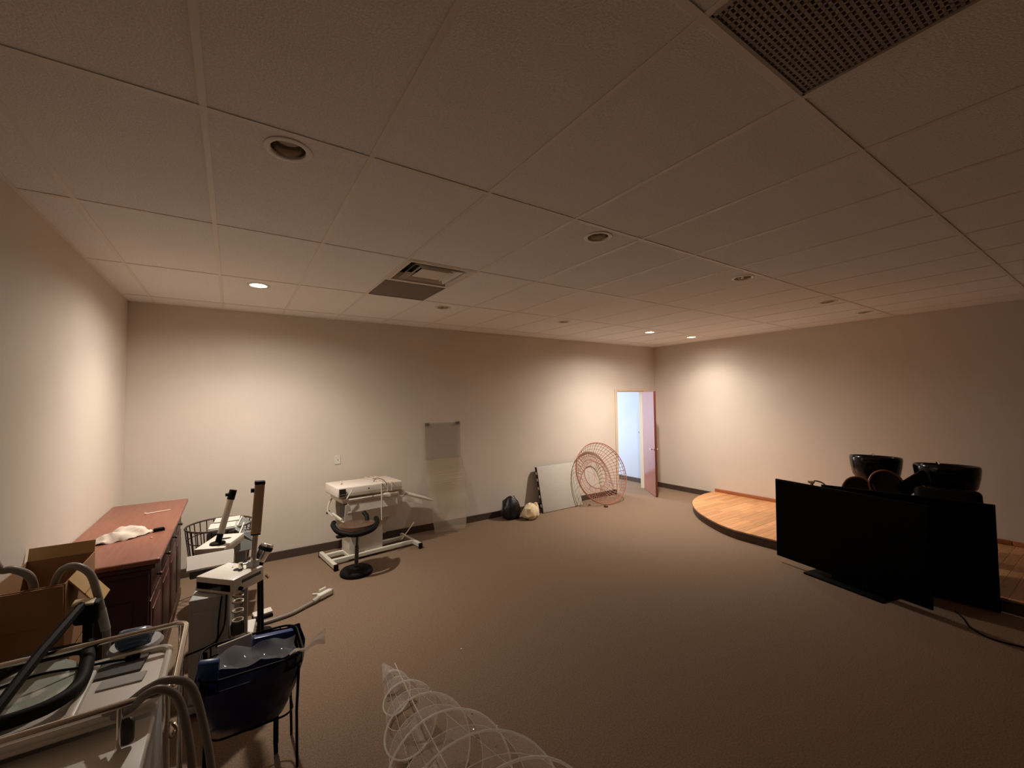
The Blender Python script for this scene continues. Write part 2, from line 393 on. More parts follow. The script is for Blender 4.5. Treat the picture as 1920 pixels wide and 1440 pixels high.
vx, vy = (VENT[0]+VENT[1])/2, GY0+2*TW+TW/2
t = thing('air_diffuser', 'square stepped metal air diffuser set into the ceiling above the treatment table', 'air vent', (vx, vy, H))
def sqring(mb, r0, z0, r1, z1, th=.0015):
    P = []
    for r, z in ((r0, z0), (r1, z1), (r1, z1+th), (r0, z0+th)):
        P += [(vx-r, vy-r, H+z), (vx+r, vy-r, H+z), (vx+r, vy+r, H+z), (vx-r, vy+r, H+z)]
    fs = []
    for a in range(4):
        b2 = (a+1) % 4
        for k in range(4): fs.append((a*4+k, a*4+(k+1) % 4, b2*4+(k+1) % 4, b2*4+k))
    return mb.add(P, fs)
part('frame', M_vent, t, sqring(sqring(MB(), .296, -.006, .265, -.006), .265, -.006, .235, .06))
part('louver_cone', M_vent, t, sqring(MB(), .212, -.004, .165, .05))
part('louver_cone', M_vent, t, sqring(MB(), .148, -.002, .12, .04))
part('center_plate', M_vent, t, MB().rbox((vx, vy, H+.004), (.24, .24, .006), .002, 1))
part('duct_box', M_hole, t, MB().span(vx-.27, vx+.27, vy-.27, vy+.27, H+.1, H+.105).span(vx-.275, vx-.265, vy-.27, vy+.27, H+.01, H+.1).span(vx+.265, vx+.275, vy-.27, vy+.27, H+.01, H+.1).span(vx-.27, vx+.27, vy-.275, vy-.265, H+.01, H+.1).span(vx-.27, vx+.27, vy+.265, vy+.275, H+.01, H+.1), False)
t = thing('return_panel', 'flat grey square ceiling panel adjoining the stepped air diffuser', 'air vent', (vx, vy+TW, H))
part('panel', M_ventd, t, MB().rbox((vx, vy+TW, H+.003), (.575, .575, .01), .002, 1), False)
part('frame', M_ventd, t, MB().tube([(vx-.288, vy+TW-.288, H-.003), (vx+.288, vy+TW-.288, H-.003), (vx+.288, vy+TW+.288, H-.003), (vx-.288, vy+TW+.288, H-.003)], .004, 4, closed=True))
# eggcrate grille
gy0, gy1 = GY0-3*TW+.018, GY0-2*TW-.018; gx0, gx1 = VENT[0]+.018, VENT[1]-.018
t = thing('eggcrate_grille', 'large dark eggcrate return grille in the ceiling at upper right', 'air vent', ((gx0+gx1)/2, (gy0+gy1)/2, H))
part('frame', M_egg, t, MB().span(gx0-.006, gx1+.006, gy0-.006, gy0+.006, H-.005, H+.015).span(gx0-.006, gx1+.006, gy1-.006, gy1+.006, H-.005, H+.015).span(gx0-.006, gx0+.006, gy0, gy1, H-.005, H+.015).span(gx1-.006, gx1+.006, gy0, gy1, H-.005, H+.015), False)
part('duct_box', M_hole, t, MB().span(gx0-.004, gx1+.004, gy0-.004, gy1+.004, H+.06, H+.065), False)
NS = 25
s1 = MB().span(-.003, .003, -(gy1-gy0)/2, (gy1-gy0)/2, 0, .014).mesh('slat', M_egg, False)
s2 = MB().span(-(gx1-gx0)/2, (gx1-gx0)/2, -.0042, .0042, 0, .014).mesh('slat', M_egg, False)
for k in range(1, NS):
    piece('slat', s1, t, (gx0+(gx1-gx0)*k/NS-(gx0+gx1)/2, 0, -.002))
for k in range(1, 34):
    piece('slat', s2, t, (0, gy0+(gy1-gy0)*k/34-(gy0+gy1)/2, -.002))

# ================================================================ curved timber platform along the right wall
EDGE = smooth_path([(0, 5.645, 0), (1.09, 5.638, 0), (1.35, 5.66, 0), (1.68, 5.80, 0), (2.125, 6.11, 0), (2.487, 6.53, 0), (2.68, 6.95, 0), (2.765, 7.40, 0), (2.79, 7.65, 0)], 10)
def xedge(y):
    """front edge of the platform as a function of depth"""
    d = abs(y-1.85)
    for p, q_ in zip(EDGE, EDGE[1:]):
        if p.x <= d <= q_.x: return p.y + (q_.y-p.y)*(d-p.x)/max(q_.x-p.x, 1e-6)
    return 7.65
pf = thing('platform', 'low curved timber platform with oak strip floor against the right wall', 'platform', (6.6, 1.85, 0))
NE = 240; ye = [1.85-2.788+2*2.788*k/NE for k in range(NE+1)]
poly = [(XR-.001, ye[0])] + [(min(xedge(y)+.012, XR-.002), y) for y in ye] + [(XR-.001, ye[-1])]
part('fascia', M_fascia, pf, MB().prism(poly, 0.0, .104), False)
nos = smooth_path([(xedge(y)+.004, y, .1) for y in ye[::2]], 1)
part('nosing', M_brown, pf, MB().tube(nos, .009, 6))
PW = .088; y = ye[0]; row = 0
while y < ye[-1]-.01:
    y1 = min(y+PW, ye[-1]); x0a, x0b = xedge(y), xedge(y1)
    lo_, hi = min(x0a, x0b), XR-.02
    cuts = [None]; x = max(x0a, x0b) + random.uniform(.25, .8)
    while x < hi-.25: cuts.append(x); x += random.uniform(.5, .95)
    cuts.append(hi); g = .0012
    for a, c in zip(cuts, cuts[1:]):
        xa0 = x0a if a is None else a+g; xa1 = x0b if a is None else a+g
        if c-max(xa0, xa1) < .01: continue
        dz = random.uniform(-.0006, .0006)
        left = [(xa1, y1-g), (xa0, y+g)] if a is not None else [(xedge(y1-g-(y1-y-2*g)*k/6), y1-g-(y1-y-2*g)*k/6) for k in range(7)]
        o = MB().prism(left + [(c-g, y+g), (c-g, y1-g)], .104, .12+dz)
        o.v = [(vx_-6.6, vy_-1.85, vz_) for vx_, vy_, vz_ in o.v]
        ob = bpy.data.objects.new('plank', o.mesh('plank', M_oak, False)); COL.objects.link(ob); ob.parent = pf
    y = y1; row += 1
for k in range(3):
    a = -.9 + k*1.83
    part('wall_moulding', M_oakt, pf, MB().rbox((XR-.011, a+.92, .148), (.02, 1.825, .056), .005, 2))

# ================================================================ televisions leaning in front of the platform
def tv(name, label, p0, p1, z0, z1, lean, stand):
    a = Vector((*p0, 0)); b_ = Vector((*p1, 0)); d = b_-a; L = d.length; ang = math.atan2(d.y, d.x); c = (a+b_)/2
    t = thing(name, label, 'television', (c.x, c.y, 0))
    R = Matrix.Rotation(ang, 3, 'Z') @ Matrix.Rotation(lean, 3, 'X'); Z0 = Vector((c.x, c.y, z0))
    def q(x, y, z): return Z0 + R @ Vector((x, y, z))
    Hh = z1-z0
    part('screen', M_screen, t, MB().box(q(0, -.012, Hh/2), (L-.024, .004, Hh-.03), R), False)
    part('bezel', M_tvb, t, MB().rbox(q(0, 0.0, Hh/2), (L, .022, Hh), .006, 2, R))
    part('back_housing', M_tvb, t, MB().rbox(q(0, .035, Hh*.42), (L*.72, .06, Hh*.66), .02, 2, R))
    if stand:
        part('stand_neck', M_tvb, t, MB().rbox((c+Matrix.Rotation(ang, 3, 'Z') @ Vector((stand, .04, 0)))+Vector((0, 0, z0/2+.06)), (.3, .03, z0+.12), .005, 1, Matrix.Rotation(ang, 3, 'Z')))
        part('stand_foot', M_tvb, t, MB().rbox((c+Matrix.Rotation(ang, 3, 'Z') @ Vector((stand, .03, 0)))+Vector((0, 0, .011)), (.72, .26, .02), .008, 2, Matrix.Rotation(ang, 3, 'Z')))
    return t
# ends given left to right as the camera sees them
tv('television', 'big black flat television on its stand, in front of the other television', (5.30, 2.445), (5.0, 1.075), .064, .945, -.02, .02)
tv('television', 'black flat television partly hidden behind the other, nearer the right edge', (5.40, 2.02), (5.575, .768), .006, .93, -.03, 0)

# ================================================================ salon wash units with black bowls, on the platform
def wash_unit(label, x, y, zr, rz, scale=1.0, seat=True):
    t = thing('shampoo_unit', label, 'salon sink', (x, y, .12), 'black shampoo bowl units')
    R = Matrix.Rotation(rz, 3, 'Z'); o = Vector((x, y, 0))
    def q(a, b_, c): return o + R @ Vector((a, b_, c))
    k = scale
    part('bowl', M_gblack, t, MB().lathe([(.0, -.30), (.13, -.30), (.19, -.28), (.225, -.22), (.245, -.12), (.254, -.03), (.25, -.004), (.242, .004), (.23, -.006), (.218, -.06), (.18, -.19), (.1, -.25), (.0, -.255)], 36, q(0, 0, zr), R @ Matrix.Rotation(.06, 3, 'Y'), sx=1.0*k, sy=1.0*k))
    part('neck_rest', M_gblack, t, MB().rbox(q(-.235*k, 0, zr-.02), (.06, .18, .05), .02, 3, R))
    part('tap', M_chrome, t, MB().tube(smooth_path([q(.19, .06, zr-.06), q(.19, .06, zr+.0), q(.16, .05, zr+.015), q(.12, .04, zr-.01)], 5), .009, 8))
    part('pedestal', M_black, t, MB().lathe([(0, .1225), (.16, .1225), (.16, .15), (.1, .2), (.09, .7), (.14, zr-.29), (0, zr-.29)], 24, q(.04, 0, 0)))
    if seat:
        part('seat', M_black, t, MB().rbox(q(-.56, 0, .5), (.5, .52, .14), .04, 3, R))
        part('backrest', M_black, t, MB().rbox(q(-.36, .02, .70), (.11, .50, .46), .045, 3, R @ Matrix.Rotation(.35, 3, 'Y')))
        part('neck_support', M_black, t, MB().box(q(-.16, .27, .93), (.10, .15, .30), R @ Matrix.Rotation(.75, 3, 'X'), .7))
        part('seat_base', M_black, t, MB().rbox(q(-.5, 0, .276), (.42, .4, .305), .02, 2, R))
    return t
wash_unit('black shampoo bowl unit behind the big television, the one farther from the camera', 6.62, 1.88, 1.15, 0.10, seat=False)
wash_unit('black shampoo bowl unit on the right, with high dark backrest beside its bowl', 6.52, 1.245, 1.13, 0.25, 1.05)
# round rattan hoops between the bowls
def hoop(label, c, r, rz, lean):
    t = thing('rattan_hoop_chair', label, 'chair', (c[0], c[1], .12), 'round-backed rattan chairs behind the televisions')
    R = Matrix.Rotation(rz, 3, 'Z') @ Matrix.Rotation(PI/2-lean, 3, 'X')
    part('rim', M_rattan, t, MB().ring(c, r, .011, 40, 8, R))
    part('webbing', M_net, t, MB().lathe([(.0, -.05), (r*.5, -.04), (r*.86, -.015), (r*.985, 0)], 32, c, R))
    seatz = .48
    part('seat', M_rattan, t, MB().lathe([(0, 0), (.11, 0), (.12, .015), (.11, .03), (0, .03)], 28, (c[0]-.06, c[1]-.02, seatz)))
    for sx in (-.075, .075):
        for sy in (-.075, .075):
            part('leg', M_rattan, t, MB().cyl((c[0]-.06+sx*1.15, c[1]-.02+sy*1.15, .12), (c[0]-.06+sx, c[1]-.02+sy, seatz), .012, 8))
    part('support', M_rattan, t, MB().cyl((c[0], c[1]+.02, seatz), (c[0], c[1]+.01, c[2]-r+.02), .012, 8))
hoop('round-backed rattan chair in front of the farther shampoo bowl', (5.98, 1.86, .80), .17, -.75, .25)
hoop('round-backed rattan chair between the two shampoo bowls, set farther back', (6.18, 1.66, .87), .18, -.75, .3)
t = thing('wooden_handled_basket', 'small basket with wooden handle just showing above the big television', 'basket', (5.85, 2.24, .12))
part('body', M_rattan, t, MB().lathe([(0, .12), (.11, .12), (.14, .5), (.15, .78), (.14, .78), (.1, .14), (0, .14)], 20, (5.85, 2.24, 0)))
part('handle', M_brown, t, MB().tube(smooth_path([(5.85, 2.12, .78), (5.85, 2.15, .86), (5.85, 2.22, .885), (5.85, 2.26, .87), (5.85, 2.28, .78)], 5), .008, 6))
part('grip', M_cardin, t, MB().rbox((5.85, 2.285, .865), (.03, .07, .03), .01, 2))
part('handle_post', M_cardin, t, MB().cyl((5.85, 2.285, .78), (5.85, 2.285, .855), .01, 8))
# loose black lead on the carpet near the televisions
o = MB().tube(smooth_path([(5.3, 1.0, .006), (5.18, .93, .006), (5.02, .86, .006), (4.93, .74, .006), (4.95, .6, .006), (5.02, .45, .006), (5.05, .25, .006)], 6), .006, 6).build('power_lead', M_black)
tag(settle(o), 'thin black lead lying on the carpet below the televisions', 'cable')

# ================================================================ along the back wall
# papasan style wire bowl chair frame
t = thing('wire_bowl_chair', 'copper wire round bowl chair frame standing on edge beside the doorway', 'chair', (5.66, 5.44, 0))
n = Vector((-.08, -.93, .33)).normalized()            # direction the bowl faces
zax = n; xax = Vector((0, 0, 1)).cross(zax).normalized(); yax = zax.cross(xax)
RB = Matrix((xax, yax, zax)).transposed(); RR = .565; cen = Vector((5.655, 5.40, .012)) + yax*RR
def bowl(r, dpt_): return cen - n*dpt_
prof = [(1.0, 0.0), (.985, .035), (.93, .075), (.84, .12), (.73, .16), (.60, .19), (.44, .20)]
part('rim', M_copper, t, MB().ring(cen, RR, .008, 56, 8, RB))
part('rim', M_copper, t, MB().ring(cen-n*.035, RR*.985, .005, 56, 6, RB))
for k_, d_ in prof[2:-1]: part('hoop', M_copper, t, MB().ring(cen-n*d_, RR*k_, .003, 48, 5, RB))
part('seat_ring', M_copper, t, MB().ring(cen-n*.20, RR*.44, .007, 40, 8, RB))
NW = 52
for k in range(NW):
    th = 2*PI*k/NW; tw = .22*math.sin(th*2)
    pts = [cen - n*d_ + RB @ Vector((RR*k_*math.cos(th+tw*(1-k_)), RR*k_*math.sin(th+tw*(1-k_)), 0)) for k_, d_ in prof]
    part('spoke', M_copper, t, MB().tube(pts, .005 if k % 6 == 0 else .0034, 4))
for k in range(4):
    a = k*PI/4+.3; p = RB @ Vector((math.cos(a), math.sin(a), 0))*RR*.43
    part('cross_wire', M_copper, t, MB().tube([cen-n*.20+p, cen-n*.215, cen-n*.20-p], .002, 4))

# white board leaning on the wall
t = thing('leaning_panel', 'thick white panel with ragged dark side leaning on the back wall', 'panel', (4.82, 5.7, 0))
RP = Matrix.Rotation(-math.atan2(.17, .745), 3, 'X'); 
def pq(x, y, z): return Vector((4.80, 5.655, .004)) + Matrix.Rotation(.03, 3, 'Z') @ (RP @ Vector((x, y, z)))
RPP = Matrix.Rotation(.03, 3, 'Z') @ RP
part('face', mat('grey_board', (186, 180, 170), 0.6, var=.03, vscale=8), t, MB().rbox(pq(.0, .004, .385), (.905, .012, .765), .006, 2, RPP))
part('core', mat('panel_core', (44, 34, 28), 0.9, var=.5, vscale=30), t, crumple(MB().grid(lambda u, v: pq(-.452, .012+u*.045, v*.765), 2, 24).grid(lambda u, v: pq(.452, .012+u*.045, v*.765), 2, 12).grid(lambda u, v: pq(-.452+.904*u, .057, v*.765), 12, 10).grid(lambda u, v: pq(-.452+.904*u, .012+.045*v, .764), 12, 2), .006, 3, 25))
for z in (.12, .27, .41, .55, .66):
    part('torn_scrap', M_paper, t, MB().rbox(pq(-.458, .03, z), (.008, .03, .045), .003, 1, RPP))

# bin bags
o = crumple(MB().lathe([(.0, 0), (.13, .0), (.165, .06), (.16, .16), (.13, .24), (.08, .3), (.05, .33), (0, .345)], 30, (3.76, 5.74, 0.012), sx=1.0, sy=.85), .034, 2, 15).build('rubbish_bag', M_bag)
tag(settle(o), 'black plastic bag slumped against the back wall', 'bag')
t = thing('cream_bag', 'cream plastic bag with knotted ear, beside the leaning white panel', 'bag', (4.02, 5.53, 0))
part('body', M_cream, t, crumple(MB().lathe([(0, 0), (.09, .0), (.12, .02), (.14, .06), (.135, .11), (.11, .16), (.07, .2), (.03, .225), (0, .23)], 36, (3.99, 5.53, .012), sx=1.05, sy=.9), .028, 5, 17))
part('ear', M_cream, t, crumple(MB().lathe([(0, .03), (.05, .04), (.062, .1), (.05, .18), (.03, .23), (0, .24)], 20, (4.115, 5.55, 0)), .015, 8, 16))

# sheet hanging from the wall down to the floor
t = thing('plastic_sheet', 'see-through grey sheet hanging on the back wall and trailing onto the carpet', 'plastic sheet', (2.66, 5.8, 0))
def up_(u, v): return (2.365+.575*u, YB-.016-.006*math.sin(u*9)-.004*math.sin(v*7), 1.04+.535*v)
part('upper_panel', S_up, t, MB().grid(up_, 16, 10), label='greyish upper half of the sheet')
def lo2(u, v):
    x = 2.375+.58*u + v*(.05-.09*u)+ .07*math.sin(v*PI)*u; z = 1.045*(1-v)+.006
    return (x, YB-.008-.215*v**1.3 - .006*math.sin(v*22), max(z, .006))
part('lower_panel', S_lo, t, MB().grid(lo2, 12, 30), label='paler lower half of the sheet')
for v in (.22, .27, .33, .36):
    part('crease', M_trim, t, MB().tube([Vector(lo2(u, v))+Vector((0, -.004, .03*u)) for u in (.15, .5, .92)], .0015, 4))
part('tape', M_ventd, t, MB().rbox((2.40, YB-.018, 1.555), (.07, .004, .045), .001, 1))
part('tape', M_ventd, t, MB().rbox((2.895, YB-.018, 1.56), (.07, .004, .045), .001, 1))

# small plate on the back wall
t = thing('wall_plate', 'small pale wall plate on the back wall above the stool', 'wall plate', (1.158, YB-.004, 1.09))
part('plate', M_whitep, t, MB().rbox((1.158, YB-.004, 1.147), (.072, .006, .115), .002, 1))
part('screw', M_chrome, t, MB().cyl((1.158, YB-.006, 1.147), (1.158, YB-.009, 1.147), .005, 8))
# coat hook in the hall
t = thing('wall_hook', 'small metal hook on the white wall seen through the doorway', 'hook', (7.66, 6.33, 1.06))
part('hook', M_dgrey, t, MB().tube(smooth_path([(7.67, 6.30, 1.08), (7.64, 6.31, 1.085), (7.635, 6.34, 1.12), (7.645, 6.37, 1.15)], 4), .006, 6))
part('plate', M_chrome, t, MB().rbox((7.668, 6.30, 1.08), (.006, .03, .06), .002, 1))
# crumbs of litter on the floor
for (x, y, s, lb) in ((5.336, 5.58, .022, 'small dark scrap on the carpet beside the leaning panel'), (5.49, 5.33, .036, 'dark curled scrap on the carpet under the wire bowl chair')):
    o = crumple(MB().lathe([(0, 0), (s, 0), (s*1.1, s*.5), (s*.6, s*.9), (0, s)], 10, (x, y, 0.003)), s*.3, x, 40).build('litter', M_brown); tag(settle(o), lb, 'litter')
o = crumple(MB().lathe([(0, 0), (.007, 0), (.008, .004), (0, .006)], 8, (1.48, 2.98, 0.001)), .002, 1, 90).build('paper_scrap', M_paper); tag(settle(o), 'tiny white scrap in the middle of the carpet', 'litter')

# ================================================================ folding treatment table
bx, by = 1.48, 5.50; br = math.radians(7)
t = thing('treatment_table', 'white folded treatment table with strapped cushions on an H-shaped base by the back wall', 'treatment table', (bx, by, 0))
RT = Matrix.Rotation(br, 3, 'Z')
def tq(x, y, z): return Vector((bx, by, 0)) + RT @ Vector((x, y, z))
M_frame = mat('white_steel', (206, 202, 188), 0.4, var=.04, vscale=8)
for x in (-.53, .53):
    ft = part('foot_rail', M_frame, t, MB().rbox(tq(x, -.02, .045), (.045, .56, .05), .005, 1, RT))
    for y in (-.305, .265): part('end_cap', M_black, ft, MB().rbox(tq(x, y, .035), (.048, .03, .07), .004, 1, RT))
for y in (-.12, .12): part('base_beam', M_frame, t, MB().rbox(tq(0, y, .05), (1.03, .045, .045), .005, 1, RT))
part('cross_beam', M_frame, t, MB().rbox(tq(-.3, 0, .05), (.04, .2, .04), .005, 1, RT))
part('column', M_frame, t, MB().rbox(tq(-.1, .03, .27), (.42, .26, .42), .008, 2, RT))
part('rear_post', M_frame, t, MB().rbox(tq(.18, .05, .35), (.05, .06, .3), .005, 1, RT))
# trough housing with open left end
hs = MB()
def trough(x0, x1):
    pr = [(-.215, .72), (-.225, .60), (-.17, .455), (.17, .455), (.225, .60), (.215, .72)]; th = .008
    vs = []; N = len(pr)
    for x in (x0, x1):
        vs += [tq(x, a, z) for a, z in pr]
    for x in (x0, x1):
        vs += [tq(x, a*.94, z+(th if z < .5 else 0)) for a, z in pr]
    fs = []
    for k in range(N-1): fs += [(k, k+1, N+k+1, N+k), (2*N+k, 3*N+k, 3*N+k+1, 2*N+k+1)]
    for e, i_ in ((0, 2*N), (N, 3*N)):
        for k in range(N-1): fs.append((e+k, e+k+1, i_+k+1, i_+k))
    fs += [(0, N, 3*N, 2*N), (N-1, 2*N-1, 4*N-1, 3*N-1)]
    return MB().add(vs, fs)
part('housing', M_frame, t, trough(-.37, .25), False)
part('end_bracket', M_frame, t, MB().add([tq(-.40, -.235, .70), tq(-.36, -.235, .70), tq(-.29, -.2, .44), tq(-.41, -.2, .43), tq(-.40, -.225, .70), tq(-.36, -.225, .70), tq(-.29, -.19, .44), tq(-.41, -.19, .43)], [(0, 1, 2, 3), (7, 6, 5, 4), (0, 4, 5, 1), (1, 5, 6, 2), (2, 6, 7, 3), (3, 7, 4, 0)]), False)
part('end_bracket', M_frame, t, MB().tube(smooth_path([tq(-.40, .19, .74), tq(-.45, .2, .66), tq(-.47, .18, .56), tq(-.42, .14, .5)], 5), .012, 6))
part('end_rail', M_frame, t, MB().cyl(tq(-.42, -.17, .52), tq(-.42, .16, .53), .014, 8))
part('mechanism', M_dgrey, t, MB().rbox(tq(-.25, 0, .58), (.2, .22, .16), .02, 2, RT))
part('hinge_bolt', M_black, t, MB().cyl(tq(-.45, .2, .57), tq(-.48, .2, .53), .014, 8))
cu = part('lower_cushion', M_vinyl, t, MB().rbox(tq(-.08, -.01, .742), (.72, .44, .055), .022, 3, RT))
cu2 = part('upper_cushion', M_vinyl, t, MB().rbox(tq(-.09, 0, .842), (.80, .47, .12), .016, 3, RT @ Matrix.Rotation(.02, 3, 'Y')))
part('seam', M_ventd, cu2, MB().tube([tq(-.495, -.252, .83), tq(.31, -.252, .82)], .003, 4))
part('corner_tear', M_hole, cu2, MB().rbox(tq(-.44, -.248, .85), (.075, .01, .085), .003, 1, RT))
part('face_hole', M_ventd, cu2, MB().lathe([(0, .002), (.055, .002), (.06, 0)], 20, tq(.12, .08, .9), sx=1.2, sy=.7))
part('seam_button', M_brown, cu2, MB().cyl(tq(-.13, -.251, .862), tq(-.13, -.257, .862), .009, 10))
lv = part('raised_arm', M_frame, t, MB().tube([tq(-.47, -.18, .86), tq(-.36, .02, .935)], .009, 6))
part('raised_arm', M_frame, t, MB().tube([tq(-.40, -.27, .78), tq(-.34, -.27, .87)], .007, 6))
part('foot_wing', M_vinyl, t, MB().rbox(tq(.56, .0, .64), (.48, .40, .03), .012, 2, RT @ Matrix.Rotation(.36, 3, 'Y')))
part('wing_hinge', M_vinyl, t, MB().rbox(tq(.335, -.02, .735), (.07, .40, .07), .025, 3, RT))
for dx in (.03, .10, .155):
    part('strap', M_cloth, t, MB().tube([tq(dx, -.262, .79), tq(dx+.01, -.262, .9), tq(dx-.01, -.05, .91), tq(dx-.01, .262, .905)], .006, 6))
part('loose_strap', M_cloth, t, MB().tube(smooth_path([tq(0.02, -.266, .9), tq(.02, -.275, .74), tq(.015, -.28, .6), tq(.02, -.28, .46)], 5), .008, 6))
part('knot', M_cloth, t, crumple(MB().rbox(tq(.09, -.255, .745), (.1, .06, .06), .02, 3), .012, 4, 20))
part('wire', M_dgrey, t, MB().tube(smooth_path([tq(-.02, -.12, .905), tq(.02, -.12, .945), tq(.06, -.16, .935), tq(.09, -.24, .90), tq(.1, -.262, .83)], 5), .004, 5))
part('drape', M_vinyl, t, crumple(MB().grid(lambda u, v: tq(.32+.28*u, -.215-.01*math.sin(u*8), .72-.13*u-v*(.10-.06*u)), 10, 6), .008, 3, 14))
part('prop_rod', M_chrome, t, MB().cyl(tq(.40, -.02, .07), tq(.66, .14, .21), .008, 6))

# stool in front of the table
sx_, sy_ = 1.165, 4.93
t = thing('round_base_stool', 'black stool with round disc base and curved arm in front of the treatment table', 'stool', (sx_, sy_, 0))
part('base', M_black, t, MB().lathe([(0, 0.001), (.168, .001), (.175, .015), (.17, .04), (.155, .055), (.06, .062), (.03, .075), (.028, .09), (0, .09)], 40, (sx_, sy_, 0)))
part('column', M_dgrey, t, MB().cyl((sx_, sy_, .08), (sx_+.005, sy_, .30), .021, 14).cyl((sx_+.005, sy_, .28), (sx_+.01, sy_, .47), .014, 12))
part('seat', M_brownv, t, MB().lathe([(0, .48), (.17, .48), (.2, .50), (.195, .54), (.15, .552), (0, .545)], 32, (sx_+.02, sy_+.03, 0), sx=1.0, sy=.9))
armp = smooth_path([(sx_-.21, sy_+.14, .56), (sx_-.235, sy_+.04, .552), (sx_-.20, sy_-.12, .515), (sx_-.05, sy_-.2, .485), (sx_+.12, sy_-.17, .50), (sx_+.22, sy_-.03, .53), (sx_+.24, sy_+.09, .55)], 6)
part('arm_bumper', M_black, t, MB().tube(armp, .027, 10))
part('back_post', M_black, t, MB().tube(smooth_path([(sx_+.12, sy_+.02, .5), (sx_+.14, sy_+.1, .58), (sx_+.12, sy_+.16, .62)], 5), .025, 8))
part('lever', M_black, t, MB().rbox((sx_-.13, sy_-.13, .475), (.22, .06, .025), .01, 2, rotm(0, .05, .1)))
part('seat_bracket', M_black, t, MB().rbox((sx_+.02, sy_-.02, .462), (.16, .14, .03), .008, 2))

# ================================================================ left corner: cabinet
t = thing('cherry_cabinet', 'long reddish cherry wood cabinet along the left wall', 'cabinet', (-.645, 4.42, 0))
cx0, cx1, cy0, cy1, cz = XL+.003, -.365, 3.44, 5.42, .95
top = []
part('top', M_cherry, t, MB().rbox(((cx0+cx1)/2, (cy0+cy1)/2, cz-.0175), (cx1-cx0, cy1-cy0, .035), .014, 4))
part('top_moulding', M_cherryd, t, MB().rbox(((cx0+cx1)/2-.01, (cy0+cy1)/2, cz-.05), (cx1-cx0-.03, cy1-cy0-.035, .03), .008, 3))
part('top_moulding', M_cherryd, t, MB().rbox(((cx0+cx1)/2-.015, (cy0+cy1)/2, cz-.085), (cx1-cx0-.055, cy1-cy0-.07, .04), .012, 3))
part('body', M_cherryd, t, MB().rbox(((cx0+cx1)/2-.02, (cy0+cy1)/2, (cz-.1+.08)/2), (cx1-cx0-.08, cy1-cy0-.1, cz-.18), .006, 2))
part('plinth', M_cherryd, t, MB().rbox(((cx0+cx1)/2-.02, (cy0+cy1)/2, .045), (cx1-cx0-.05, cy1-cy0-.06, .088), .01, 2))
xf = cx1-.058
for k in range(4):
    yc = cy0+.06+(k+.5)*(cy1-cy0-.12)/4; wd = (cy1-cy0-.12)/4-.015
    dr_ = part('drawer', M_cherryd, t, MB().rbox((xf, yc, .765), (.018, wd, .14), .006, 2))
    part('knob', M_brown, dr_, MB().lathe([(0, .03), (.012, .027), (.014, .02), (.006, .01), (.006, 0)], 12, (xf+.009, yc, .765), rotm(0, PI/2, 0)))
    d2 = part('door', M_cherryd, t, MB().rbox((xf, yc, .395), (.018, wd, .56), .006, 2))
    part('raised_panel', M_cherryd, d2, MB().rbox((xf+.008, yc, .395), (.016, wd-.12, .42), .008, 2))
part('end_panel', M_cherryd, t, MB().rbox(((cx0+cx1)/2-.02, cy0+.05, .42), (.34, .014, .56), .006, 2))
# things on the cabinet
o = MB().grid(lambda u, v: (0, 0, 0), 1, 1); o = MB()
def tissue(u, v):
    a = Vector((-.80, 3.99, 0)); e = Vector((.27, .21, 0)); w_ = Vector((-.09, .13, 0))
    wd = .15+.75*math.sin(min(1, u*1.1)*PI*.72); p = a+e*u+w_*(v-.5)*wd*1.25
    z = .957+.06*math.sin(v*PI)**.7*(.25+.75*math.sin(u*PI*.85)**2) + .016*math.sin(u*15+v*8)*math.sin(v*PI)
    return (p.x, p.y, z)
o.grid(tissue, 28, 14)
o = crumple(o, .012, 4, 26).build('crumpled_cloth', M_cloth); tag(settle(o), 'crumpled white cloth lying on the cherry cabinet', 'cloth')
t = thing('hair_clip', 'small black toothed hair clip on the cherry cabinet', 'hair clip', (-.455, 4.17, .95))
part('jaw', M_black, t, MB().rbox((-.455, 4.165, .963), (.066, .035, .024), .008, 2, rotm(0, 0, .3)))
for k in range(5):
    part('tooth', M_black, t, MB().cyl((-.485+.015*k, 4.15+.007*k, .965), (-.482+.015*k, 4.132+.007*k, .953), .004, 6))
t = thing('hairpin', 'thin pale hairpin on the far end of the cherry cabinet', 'hairpin', (-.54, 4.9, .95))
part('prong', M_paper, t, MB().cyl((-.624, 4.871, .954), (-.458, 4.925, .954), .003, 6))
part('prong', M_paper, t, MB().cyl((-.624, 4.863, .954), (-.468, 4.914, .954), .002, 6))
part('head', M_paper, t, MB().rbox((-.626, 4.868, .957), (.016, .016, .01), .004, 2))
o = crumple(MB().lathe([(0, 0), (.006, 0), (.006, .005), (0, .007)], 8, (-.475, 3.98, .951)), .001, 2, 90).build('paper_bead', M_paper); tag(settle(o), 'tiny white bead on the cabinet below the hair clip', 'bead')

